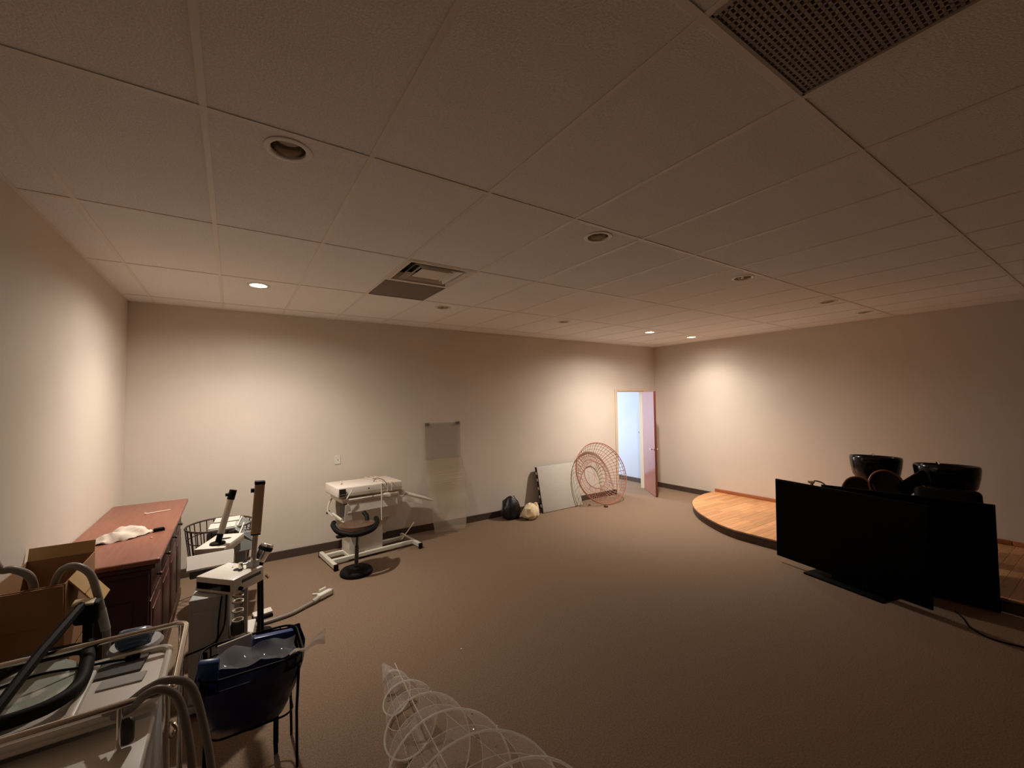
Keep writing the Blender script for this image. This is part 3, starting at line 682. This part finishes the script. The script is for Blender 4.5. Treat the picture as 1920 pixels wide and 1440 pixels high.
# cardboard boxes in front of the cabinet
bx0, bx1, by0, by1, bz0, bz1 = -.925, -.655, 2.88, 3.40, .70, 1.06
t = thing('lower_carton', 'closed brown carton under the open cardboard box', 'box', (-.79, 3.14, 0))
part('body', M_card, t, MB().rbox((-.79, 3.14, .35), (.27, .52, .696), .004, 1))
part('tape', M_cardin, t, MB().box((-.79, 2.8785, .35), (.05, .002, .69)))
t = thing('open_carton', 'open cardboard box with raised flaps in front of the cabinet', 'box', (-.79, 3.14, bz0))
th = .005
part('near_wall', M_card, t, MB().span(bx0, bx1, by0, by0+th, bz0, bz1), False)
part('far_wall', M_card, t, MB().span(bx0, bx1, by1-th, by1, bz0, bz1), False)
part('left_wall', M_card, t, MB().span(bx0, bx0+th, by0+th, by1-th, bz0, bz1), False)
part('right_wall', M_card, t, MB().span(bx1-th, bx1, by0+th, by1-th, bz0, bz1), False)
part('bottom', M_card, t, MB().span(bx0, bx1, by0, by1, bz0, bz0+th), False)
part('far_flap', M_cardin, t, MB().box((-.79, by1+.012, bz1+.03), (.265, .006, .07), rotm(-.3, 0, 0)), False)
rf = part('right_flap', M_cardin, t, MB().box((bx1+.055, 3.03, bz1-.075), (.006, .22, .19), rotm(0, -.62, 0)), False)
part('fold_line', M_card, rf, MB().box((bx1+.06, 3.03, bz1-.078), (.006, .22, .006), rotm(0, -.62, 0)), False)
part('near_flap', M_card, t, MB().box((-.79, by0-.012, bz1-.09), (.265, .006, .18), rotm(.1, 0, 0)), False)
# hoses out of the box
o = MB().tube(smooth_path([(-.74, 3.1, .80), (-.72, 2.98, 1.0), (-.665, 2.84, 1.13), (-.608, 2.8, 1.158), (-.555, 2.79, 1.115), (-.53, 2.79, 1.03), (-.505, 2.79, .90), (-.49, 2.79, .78), (-.5, 2.8, .45), (-.52, 2.8, .03)], 6), .0155, 10)
t = thing('grey_hose', 'grey flexible hose arching out of the open cardboard box', 'hose', (-.5, 2.8, 0))
part('tube', M_hose, t, o)
part('coupling', M_greyb, t, MB().cyl((-.512, 2.79, .935), (-.494, 2.79, .835), .0185, 12))
o = MB().tube(smooth_path([(-.80, 3.1, .80), (-.78, 2.98, 1.0), (-.76, 2.84, 1.13), (-.80, 2.8, 1.185), (-.84, 2.79, 1.20), (-.875, 2.78, 1.30), (-.90, 2.75, 1.36), (-.915, 2.7, 1.3), (-.915, 2.7, .95), (-.905, 2.72, .5), (-.9, 2.72, .03)], 6), .016, 10).build('drain_hose', M_hose)
tag(settle(o), 'grey hose at the far left edge hanging down beside the wall', 'hose')

# ================================================================ wire basket chair holding a grey machine
c0 = Vector((-.085, 4.86, 0))
t = thing('wire_basket_chair', 'dark wire tub chair with hooped back between the cabinet and the grey machine', 'chair', c0)
part('top_hoop', M_brown, t, MB().ring(c0+Vector((0, 0, .775)), .265, .008, 40, 6))
part('middle_hoop', M_brown, t, MB().ring(c0+Vector((0, 0, .66)), .252, .005, 36, 5))
part('seat_hoop', M_brown, t, MB().ring(c0+Vector((0, 0, .44)), .225, .008, 36, 6))
for k in range(28):
    a = 2*PI*k/28
    part('spindle', M_brown, t, MB().tube([c0+Vector((.265*math.cos(a), .265*math.sin(a), .775)), c0+Vector((.252*math.cos(a), .252*math.sin(a), .66)), c0+Vector((.225*math.cos(a), .225*math.sin(a), .44))], .0045, 5))
part('seat', M_brown, t, MB().lathe([(0, .432), (.218, .432), (.218, .445), (0, .445)], 28, c0))
for a in (.7, 2.3, 3.9, 5.5):
    part('leg', M_brown, t, MB().cyl(c0+Vector((.25*math.cos(a), .25*math.sin(a), 0)), c0+Vector((.2*math.cos(a), .2*math.sin(a), .44)), .011, 8))
t = thing('grey_machine', 'grey metal machine with white top panels sitting in the wire tub chair', 'machine', (-.06, 4.8, .447))
rg = rotm(0, 0, -.08)
part('body', M_grey, t, MB().rbox((-.02, 4.82, .60), (.30, .34, .30), .01, 2, rg))
part('side_panel', M_grey, t, MB().rbox((.115, 4.66, .715), (.20, .22, .014), .004, 1, rotm(.05, .75, -.1)))
part('side_panel', M_grey, t, MB().rbox((.14, 4.89, .73), (.18, .20, .014), .004, 1, rotm(.05, .7, -.1)))
part('front_panel', M_grey, t, MB().rbox((.06, 4.545, .66), (.20, .014, .16), .004, 1, rotm(-.35, 0, .1)))
tp = part('top_panel', M_white, t, MB().rbox((-.065, 4.70, .795), (.20, .16, .012), .003, 1, rotm(0.03, 0, -.08)))
tp2 = part('top_panel', M_white, t, MB().rbox((-.03, 4.90, .80), (.20, .14, .012), .003, 1, rotm(0.03, 0, -.08)))
part('top_box', M_greyb, t, MB().rbox((-.045, 4.79, .77), (.21, .36, .04), .006, 1, rg))
for p, q_ in (((.045, 4.62, .795), (.085, 4.93, .80)), ((.06, 4.50, .745), (.10, 4.72, .79)), ((.17, 4.5, .63), (.19, 4.7, .66))):
    part('white_edge', M_whitep, t, MB().tube([p, q_], .006, 6))
for k in range(4):
    part('dial', M_dgrey, t, MB().lathe([(0, .006), (.008, .006), (.009, 0)], 10, (.085+.03*(k % 2), 4.57+.07*(k//2), .722-.018*(k % 2)), rotm(.12, .62, -.12)))

# ================================================================ rear facial steamer
def colpart(t, a, b_, r, m, nm='column'): return part(nm, m, t, MB().cyl(a, b_, r, 14))
r2 = math.radians(-21.5); R2m = Matrix.Rotation(r2, 3, 'Z'); s0 = Vector((-.07, 4.185, 0))
t = thing('facial_steamer', 'white facial steamer with leaning white tube and black collars, farther one', 'facial steamer', s0)
part('head', M_white, t, MB().rbox(s0+Vector((0, 0, .768)), (.206, .375, .062), .006, 2, R2m))
part('head_underside', M_dgrey, t, MB().rbox(s0+Vector((0, 0, .70)), (.17, .33, .075), .006, 2, R2m))
part('pedestal', M_greyb, t, MB().rbox(s0+Vector((0, .03, .35)), (.14, .2, .64), .008, 2, R2m))
part('base', M_greyb, t, MB().rbox(s0+Vector((0, .02, .035)), (.24, .34, .05), .01, 2, R2m))
tb0 = Vector((-.088, 4.10, .80)); tb1 = Vector((.012, 4.13, 1.205))
dtb = tb1-tb0
part('tube_base', M_black, t, MB().lathe([(0, .02), (.03, .02), (.052, .012), (.055, 0)], 20, tb0-Vector((0, 0, .001))).cyl(tb0+dtb*.01, tb0+dtb*.2, .022, 14))
part('tube', M_whitep, t, MB().cyl(tb0+dtb*.19, tb0+dtb*.83, .0235, 16))
part('tube_collar', M_black, t, MB().cyl(tb0+dtb*.82, tb1, .0265, 16))
part('collar_knob', M_black, t, MB().cyl(tb0+dtb*.92, tb0+dtb*.92+Vector((-.045, -.005, .0)), .013, 10))
part('tube_socket', M_hole, t, MB().lathe([(0, .001), (.04, .001), (.042, 0)], 20, s0+Vector((.02, .04, .7995)), sx=1.3, sy=.6))
# low machine with sloping panel
t = thing('sloped_machine', 'low machine with a blank white sloping front panel between the two steamers', 'machine', (-.12, 3.78, 0))
rs = rotm(math.radians(42), 0, .02)
part('sloping_panel', M_white, t, MB().rbox((-.118, 3.70, .80), (.275, .115, .02), .004, 1, rs))
part('body', M_dgrey, t, MB().rbox((-.118, 3.80, .735), (.24, .16, .1), .006, 1))
part('stand', M_dgrey, t, MB().rbox((-.10, 3.80, .36), (.06, .06, .66), .006, 1))
part('base', M_dgrey, t, MB().rbox((-.10, 3.80, .02), (.24, .22, .036), .008, 1))

# ================================================================ front facial steamer on trolley
s1 = Vector((.001, 3.397, 0)); a1 = math.radians(-47); R1 = Matrix.Rotation(a1, 3, 'Z')
def fq(x, y, z): return s1 + R1 @ Vector((x, y, z))
t = thing('facial_steamer', 'white facial steamer with black display and upright beige post, nearer one', 'facial steamer', s1)
hd = part('head', M_white, t, MB().rbox(fq(0, 0, .752), (.294, .24, .096), .008, 2, R1))
part('display', M_gblack, hd, MB().rbox(fq(-.005, -.1205, .745), (.262, .004, .042), .002, 1, R1))
part('side_slot', M_dgrey, hd, MB().rbox(fq(.1475, .02, .765), (.003, .15, .02), .001, 1, R1))
part('knob', M_black, hd, MB().cyl(fq(.147, -.07, .728), fq(.162, -.07, .728), .012, 12))
part('top_hole', M_hole, hd, MB().lathe([(0, .0012), (.03, .0012), (.031, 0)], 24, fq(.03, .03, .8), R1))
part('top_stud', M_greyb, hd, MB().cyl(fq(-.04, .05, .8), fq(-.04, .05, .803), .005, 8))
pb = Vector((.125, 3.40, .80)); pt = Vector((.163, 3.40, 1.368)); dp = pt-pb
part('post', M_chrome, t, MB().cyl(pb, pb+dp*.42, .017, 16))
M_beige = mat('beige_sleeve', (190, 162, 130), 0.45)
RPst = Matrix.Rotation(.067, 3, 'Y')
part('post_sleeve', M_beige, t, MB().rbox(pb+dp*.685, (.06, .05, .345), .008, 3, RPst))
part('post_cap', M_black, t, MB().rbox(pb+dp*.985, (.063, .053, .025), .006, 2, RPst))
part('sleeve_foot', M_black, t, MB().rbox(pb+dp*.38, (.058, .048, .012), .004, 1, RPst))
part('sleeve_knob', M_black, t, MB().cyl(pb+dp*.9+Vector((-.03, 0, 0)), pb+dp*.9+Vector((-.05, 0, 0)), .015, 12))
part('post_clamp', M_greyb, t, MB().rbox(pb+Vector((0, 0, .02)), (.06, .06, .045), .01, 2, R1))
part('clamp_screw', M_chrome, t, MB().cyl(pb+Vector((-.03, -.01, .03)), pb+Vector((-.075, -.02, .03)), .006, 8).cyl(pb+Vector((-.07, -.02, .01)), pb+Vector((-.07, -.02, .045)), .014, 10))
# trolley under the head
part('body_panel', M_greyb, t, MB().rbox(Vector((-.10, 3.36, .385)), (.205, .17, .63), .008, 2, rotm(0, 0, -.12)))
part('body_door', M_greyb, t, MB().rbox(Vector((-.11, 3.272, .36)), (.17, .008, .52), .003, 1, rotm(0, 0, -.12)))
part('lower_cabinet', M_whitep, t, MB().rbox(Vector((.075, 3.40, .23)), (.13, .2, .36), .008, 2, rotm(0, 0, -.12)))
part('base', M_greyb, t, MB().rbox(Vector((-.02, 3.39, .045)), (.36, .28, .04), .01, 2, rotm(0, 0, -.12)))
for (x, y) in ((-.17, 3.30), (.13, 3.27), (-.13, 3.50), (.15, 3.48)):
    cs = part('caster', M_black, t, MB().cyl((x-.01, y, .02), (x+.01, y, .02), .02, 12))
part('rear_post', M_black, t, MB().cyl((.168, 3.46, .06), (.165, 3.46, .70), .011, 8))
part('front_post', M_greyb, t, MB().cyl((.085, 3.285, .41), (.085, 3.285, .71), .011, 8))
part('jar', S_glass, t, MB().lathe([(0, .42), (.035, .42), (.038, .45), (.038, .56), (.025, .58), (.025, .6)], 20, (.045, 3.31, 0)))
for k, z in enumerate((.50, .56, .62, .66)):
    part('heating_coil', M_chrome, t, MB().ring((.042, 3.32, z), .03, .006, 20, 6))
part('coil_cup', M_dgrey, t, MB().lathe([(0, .425), (.042, .425), (.045, .47), (.04, .49)], 18, (.045, 3.31, 0)))
part('drip_tray', M_whitep, t, MB().rbox((.055, 3.275, .418), (.06, .05, .02), .006, 2))
for pts in (((-.045, 3.262, .70), (-.06, 3.25, .55), (-.065, 3.25, .45), (-.10, 3.245, .42), (-.22, 3.24, .40)), ((-.02, 3.262, .70), (-.03, 3.25, .52), (-.07, 3.245, .42), (-.04, 3.235, .37), (.01, 3.22, .31), (.025, 3.2, .24), (.03, 3.2, .18))):
    part('power_cord', M_black, t, MB().tube(smooth_path(pts, 6), .005, 6))
part('cord_plug', M_black, t, MB().rbox((.025, 3.2, .25), (.028, .025, .04), .006, 2))

# chrome lamp behind the steamer
t = thing('heat_lamp', 'small chrome lamp head with black collars on a slim black stand', 'lamp', (.225, 4.15, 0))
RH = rotm(0, .5, .3)
part('head', M_chrome, t, MB().lathe([(0, -.09), (.03, -.09), (.04, -.06), (.046, 0), (.05, .08), (.045, .085)], 20, (.222, 4.15, .64), RH))
part('collar', M_black, t, MB().lathe([(.048, .03), (.056, .035), (.056, .06), (.05, .065)], 20, (.222, 4.15, .64), RH))
part('collar', M_black, t, MB().lathe([(.03, -.10), (.04, -.09), (.042, -.06), (.038, -.05)], 20, (.222, 4.15, .64), RH))
part('grill', M_whitep, t, MB().lathe([(.0, .084), (.02, .084), (.044, .083)], 20, (.222, 4.15, .64), RH))
part('pole', M_black, t, MB().cyl((.225, 4.15, .03), (.215, 4.15, .58), .012, 10))
part('base', M_black, t, MB().lathe([(0, 0.002), (.07, .002), (.07, .012), (.02, .025), (0, .03)], 24, (.225, 4.15, 0)))
part('dangling_clip', M_chrome, t, MB().cyl((.245, 4.12, .47), (.265, 4.10, .45), .012, 8))

# hose with white nozzle on the carpet
t = thing('vacuum_hose', 'grey hose ending in a white two-pronged handpiece on the carpet', 'hose', (.5, 4.33, 0))
part('tube', M_hose, t, MB().tube(smooth_path([(.07, 3.62, .30), (.09, 3.85, .14), (.10, 4.06, .04), (.17, 4.25, .018), (.30, 4.275, .018), (.45, 4.305, .018), (.57, 4.375, .02), (.665, 4.43, .026)], 7), .0165, 10))
nz = rotm(0, 0, .58)
part('handpiece', M_whitep, t, MB().rbox((.765, 4.505, .036), (.15, .055, .05), .014, 3, nz))
part('handpiece_neck', M_greyb, t, MB().cyl((.65, 4.42, .026), (.705, 4.462, .034), .021, 14))
part('prong', M_whitep, t, MB().rbox((.695, 4.525, .045), (.075, .018, .022), .007, 2, rotm(0, 0, -.5)))
part('prong', M_whitep, t, MB().rbox((.755, 4.555, .055), (.08, .022, .05), .009, 2, nz))
part('handpiece_tip', M_greyb, t, MB().rbox((.835, 4.551, .036), (.015, .05, .042), .006, 2, nz))
t = thing('floor_foot_pedal', 'small white and black pedal on the carpet beside the hose bend', 'pedal', (.24, 4.42, 0))
part('base', M_black, t, MB().rbox((.24, 4.42, .014), (.15, .09, .024), .006, 2, rotm(0, 0, .2)))
part('cover', M_whitep, t, MB().rbox((.24, 4.425, .042), (.15, .07, .022), .008, 2, rotm(.2, 0, .2)))
# small twig of artificial leaves next to the basket
o = crumple(MB().lathe([(0, 0.0), (.05, .0), (.06, .03), (.03, .06), (0, .065)], 14, (.30, 3.52, 0.004)), .02, 6, 24).build('crumpled_wrapper', M_dgrey); tag(settle(o), 'dark crumpled wrapper on the carpet near the blue basket', 'litter')

# ================================================================ wire basket stand with blue bag
c0 = Vector((.10, 2.66, 0))
t = thing('wire_basket', 'black wire basket stand on thin legs holding a blue bag', 'basket', c0)
def rrect(hx_, hy_, r, z, n=5, c=c0):
    out = []
    for qx, qy, a0 in ((1, 1, 0), (-1, 1, PI/2), (-1, -1, PI), (1, -1, 1.5*PI)):
        for k in range(n+1):
            a = a0+k*PI/2/n; out.append((c.x+qx*(hx_-r)+r*math.cos(a), c.y+qy*(hy_-r)+r*math.sin(a), z))
    return out
part('top_rim', M_black, t, MB().tube(rrect(.225, .19, .08, .60), .006, 6, closed=True))
part('second_rim', M_black, t, MB().tube(rrect(.222, .187, .08, .545), .0045, 6, closed=True))
for k, p in enumerate(rrect(.225, .19, .08, .60, 3)):
    part('upright', M_black, t, MB().cyl(p, (p[0], p[1], .545), .004, 5))
part('bottom_rim', M_black, t, MB().tube(rrect(.18, .15, .06, .30), .005, 6, closed=True))
for sx in (-1, 1):
    for sy in (-1, 1):
        part('leg', M_black, t, MB().tube([(c0.x+sx*.205, c0.y+sy*.15, .59), (c0.x+sx*.195, c0.y+sy*.14, .3), (c0.x+sx*.20, c0.y+sy*.13, .004)], .007, 8))
part('caster_stem', M_black, t, MB().cyl((.215, 2.70, .05), (.215, 2.70, .30), .013, 8))
part('caster', M_black, t, MB().cyl((.205, 2.70, .022), (.225, 2.70, .022), .022, 12))
def bagf(u, v):
    a = 2*PI*u; k = v
    hx_, hy_ = .235-.03*(1-k)-.07*(1-k)**2, .2-.03*(1-k)-.06*(1-k)**2
    e = 2/3.4; ca, sa = math.cos(a), math.sin(a)
    x = hx_*math.copysign(abs(ca)**e, ca); y = hy_*math.copysign(abs(sa)**e, sa)
    z = .27 + .30*k + .05*(x/.23)*k + .012*math.sin(a*5)*k
    return (c0.x+x*1.03, c0.y+y*1.03, z)
bag = MB().grid(bagf, 56, 14)
def bagb(u, v):
    p = bagf(u, 0); return (c0.x+(p[0]-c0.x)*(1-v), c0.y+(p[1]-c0.y)*(1-v), .27-.03*v)
bag.grid(bagb, 56, 4)
o = crumple(bag, .016, 3, 9).build('blue_bag', M_blue); tag(settle(o), 'dark blue plastic bag filling the black wire basket', 'bag')
o = MB().rbox((-.085, 2.53, .62), (.085, .03, .15), .008, 2, rotm(.35, .12, -.15)).build('blue_pouch', M_blueb); tag(settle(o), 'blue pouch standing in the left end of the wire basket', 'pouch')
o = MB().rbox((.20, 2.76, .56), (.2, .05, .11), .008, 2, rotm(-.1, .1, .05)).build('blue_carton', M_blueb); tag(settle(o), 'blue carton at the back right of the wire basket', 'box')
o = MB().rbox((.03, 2.80, .56), (.16, .012, .12), .003, 1, rotm(-.05, -.12, .05)).build('white_folder', M_paper); tag(settle(o), 'white folder edge behind the blue carton in the wire basket', 'folder')
def film(u, v):
    return (-.06+.36*u, 2.53+.17*v, .615-.02*u-.02*math.sin(v*PI*1.2)+.012*math.sin(u*14+v*5))
o = crumple(MB().grid(film, 26, 10), .012, 7, 18).build('clear_wrap', S_film); tag(settle(o), 'crinkled clear plastic wrap spread over the wire basket', 'plastic wrap')
def flap(u, v):
    return (.26+.165*u, 2.49-.01*u+.02*math.sin(v*5), .605+.035*u+(.012+.085*u**2)*(v-.2)+.006*math.sin(u*11))
o = crumple(MB().grid(flap, 16, 8), .006, 9, 25).build('clear_bag_end', S_flap); tag(settle(o), 'end of a clear plastic bag sticking out right of the wire basket', 'plastic bag')

# ================================================================ white trolley with chrome rail, nearest the camera
t = thing('salon_trolley', 'white salon trolley with chrome top rail at lower left', 'trolley', (-.52, 2.22, 0))
rx0, rx1, ry0, ry1, rz_ = -.86, -.165, 1.945, 2.50, .90
def rloop(x0, x1, y0, y1, r, z, n=6):
    c = Vector(((x0+x1)/2, (y0+y1)/2, 0)); return rrect((x1-x0)/2, (y1-y0)/2, r, z, n, c)
part('top_rail', M_chrome, t, MB().tube(rloop(rx0, rx1, ry0, ry1, .05, rz_), .0115, 12, closed=True))
for x, y in ((rx0+.02, ry0+.02), (rx1-.02, ry0+.02), (rx0+.02, ry1-.02), (rx1-.02, ry1-.02)):
    pp = part('corner_post', M_chrome, t, MB().cyl((x, y, .07), (x, y, rz_), .011, 12))
    part('caster', M_black, pp, MB().cyl((x-.012, y, .035), (x+.012, y, .035), .034, 16))
part('middle_post', M_chrome, t, MB().cyl((-.318, ry0+.004, .07), (-.306, ry0+.004, rz_), .0085, 10))
part('post_bracket', M_dgrey, t, MB().rbox((-.288, ry0+.012, .80), (.04, .03, .085), .014, 3))
tr_ = MB()
part('tray', M_whitep, t, MB().rbox((-.53, 2.27, .795), (.62, .43, .03), .012, 3))
part('tray_lip', M_whitep, t, MB().tube(rloop(-.835, -.222, 2.06, 2.485, .05, .818), .014, 8, closed=True))
part('tray_ridge', M_whitep, t, MB().rbox((-.465, 2.27, .818), (.03, .42, .02), .008, 2))
part('tray_recess', M_dgrey, t, MB().rbox((-.375, 2.42, .814), (.155, .15, .008), .003, 1, rotm(0, 0, -.1)))
part('tray_step', M_greyb, t, MB().rbox((-.355, 2.29, .813), (.14, .07, .006), .002, 1, rotm(0, 0, -.1)))
part('body', M_greyb, t, MB().rbox((-.545, 2.14, .40), (.60, .62, .64), .01, 2))
part('front_shelf', M_whitep, t, MB().rbox((-.545, 1.95, .738), (.63, .30, .024), .01, 3))
for k, z in enumerate((.66, .46, .26)):
    dd = part('drawer', M_white, t, MB().rbox((-.545, 1.825, z-.04), (.585, .02, .185), .012, 3))
    part('drawer_pull', M_chrome, dd, MB().tube(smooth_path([(-.62, 1.815, z-.04), (-.60, 1.795, z-.04), (-.5, 1.795, z-.04), (-.48, 1.815, z-.04)], 4), .006, 6))
part('rail_hook', M_chrome, t, MB().tube(smooth_path([(-.18, 1.97, .78), (-.165, 1.962, .77), (-.155, 1.96, .745), (-.165, 1.96, .725), (-.178, 1.962, .735)], 5), .006, 6))
# hoses hanging over the rail
for nm, lb, pts in (('rail_hose', 'grey hose draped over the chrome rail, the outer of the pair', [(-.36, 2.06, .83), (-.30, 1.99, .87), (-.235, 1.95, .925), (-.178, 1.945, .935), (-.115, 1.96, .88), (-.075, 1.98, .70), (-.05, 1.99, .5), (-.045, 2.0, .2), (-.05, 2.0, .02)]),
                    ('rail_hose', 'grey hose draped over the chrome rail, the inner of the pair', [(-.33, 2.02, .83), (-.28, 1.96, .87), (-.235, 1.915, .925), (-.19, 1.905, .93), (-.145, 1.91, .87), (-.115, 1.92, .70), (-.10, 1.93, .5), (-.095, 1.94, .2), (-.1, 1.94, .02)])):
    o = MB().tube(smooth_path(pts, 7), .0135, 10).build(nm, M_hose); tag(settle(o), lb, 'hose', 'hoses over the trolley rail')
# magnifier lamp lying on the tray
t = thing('magnifier_lamp', 'black magnifier lamp with jointed arm lying across the trolley', 'magnifying lamp', (-.6, 2.3, .83))
lp = smooth_path([(-.70, 2.17, .85), (-.60, 2.155, .85), (-.52, 2.185, .85), (-.475, 2.27, .85), (-.485, 2.42, .85), (-.52, 2.58, .85), (-.60, 2.62, .85), (-.72, 2.60, .85), (-.79, 2.45, .85), (-.79, 2.27, .85)], 5, closed=True)
part('lamp_rim', M_black, t, MB().tube(lp, .024, 10, closed=True))
part('lens', M_lens, t, MB().lathe([(0, .004), (.08, .003), (.155, 0)], 28, (-.635, 2.385, .838), sx=.85, sy=1.3))
part('arm', M_black, t, MB().tube([(-.67, 2.15, .86), (-.625, 2.42, .93), (-.565, 2.72, .995)], .019, 8))
part('arm_joint', M_black, t, MB().rbox((-.548, 2.74, .955), (.085, .06, .10), .015, 3, rotm(.1, .1, 0)))
part('joint_cap', M_beige, t, MB().rbox((-.56, 2.735, 1.003), (.075, .055, .012), .005, 2, rotm(.1, .12, 0)))
part('arm_stay', M_black, t, MB().tube([(-.545, 2.74, .93), (-.54, 2.72, .83), (-.50, 2.60, .83)], .02, 8))
part('handle', M_black, t, MB().tube([(-.70, 2.17, .85), (-.72, 2.08, .845), (-.76, 2.0, .84)], .03, 10))
part('power_cord', M_black, t, MB().tube(smooth_path([(-.80, 2.33, .87), (-.62, 2.37, .885), (-.5, 2.42, .85), (-.42, 2.45, .83), (-.36, 2.44, .825)], 6), .005, 6))
part('cord_plug', M_black, t, MB().rbox((-.345, 2.44, .829), (.05, .018, .018), .005, 2))
o = crumple(MB().rbox((-.36, 2.56, .86), (.13, .07, .08), .03, 4), .02, 5, 18).build('blue_packet', mat('blue_film', (70, 92, 120), .2)); tag(settle(o), 'crinkled blue plastic packet behind the trolley rail', 'packet')
t = thing('trolley_side_stool', 'low white stool tucked behind the trolley under the blue packet', 'stool', (-.36, 2.60, 0))
part('seat', M_greyb, t, MB().lathe([(0, .79), (.09, .79), (.1, .8), (.09, .815), (0, .815)], 24, (-.36, 2.62, 0)))
part('pole', M_chrome, t, MB().cyl((-.36, 2.62, .03), (-.36, 2.62, .79), .018, 12))
part('base', M_chrome, t, MB().lathe([(0, 0.001), (.13, .001), (.13, .015), (.03, .03), (0, .03)], 24, (-.36, 2.62, 0)))

# ================================================================ glitter spiral tree lying on its side
tip = Vector((.915, 3.08, .03)); bs = Vector((.75, 1.15, .355)); ax = (bs-tip); LN = ax.length; axn = ax.normalized()
e1 = axn.cross(Vector((0, 0, 1))).normalized(); e2 = e1.cross(axn).normalized()
t = thing('spiral_tree', 'white glittery spiral wire tree lying on the carpet in the foreground', 'spiral tree', (tip.x, 2.1, 0))
def rad(s): return .012 + .178*s
def cone(s, th, k=1.0): return tip + axn*s + (e1*math.cos(th)+e2*math.sin(th))*rad(s)*k
pitch_ = .345; th0 = 1.2
def helix(s): return th0 + 2*PI*(s-.28)/pitch_
S0, S1 = .28, LN
NH = 190
M_glit = sheer('frosted_wire', (248, 244, 238), 0.3, 0.4, glow=0.6)
part('spiral_wire', M_glit, t, MB().tube([cone(S0+(S1-S0)*k/NH, helix(S0+(S1-S0)*k/NH), 1.04) for k in range(NH+1)], .0048, 6))
part('spiral_wire', M_glit, t, MB().tube([cone(S0+.15+(S1-S0-.15)*k/NH, helix(S0+(S1-S0-.15)*k/NH), .94) for k in range(NH+1)], .0018, 5))
part('net_ribbon', S_net, t, MB().grid(lambda u, v: cone(S0+.02+(S1-S0-.02)*u-.20*v*min(1, .3+u*4), helix(S0+.02+(S1-S0-.02)*u), 1.04-.10*v), 200, 5))
part('tip_cone', sheer('tip_net', (230, 225, 216), 0.55, 0.35, sparkle=120, glow=0.6), t, MB().grid(lambda u, v: cone(.004+.30*v, 2*PI*u, 1.0), 24, 8))
for k in range(3):
    a = 2*PI*k/3+.5
    part('frame_wire', M_glit, t, MB().tube([cone(.18, a, .72), cone(LN, a, .72)], .0012, 4))
part('centre_rod', M_glit, t, MB().tube([tip+axn*.22+Vector((.03, 0, .08)), tip+axn*.75+Vector((.015, 0, .05)), bs-axn*.05], .003, 5))
part('base_ring', M_glit, t, MB().tube([cone(LN, 2*PI*k/40) for k in range(40)], .005, 6, closed=True))
gl = MB(); rg_ = random.Random(5)
gm = MB().box((0, 0, 0), (.006, .006, .0015)).mesh('sequin', mat('sequin', (240, 235, 225), .15, metal=.8), False)
for k in range(110):
    s = rg_.uniform(.05, LN-.1); th_ = helix(s-rg_.uniform(0, .14))if s > .3 else rg_.uniform(0, 6.28); p = cone(s, th_, 1.005)
    o = piece('sequin', gm, t, p-Vector((tip.x, 2.1, 0))); o.rotation_euler = (rg_.uniform(0, 3), rg_.uniform(0, 3), 0)
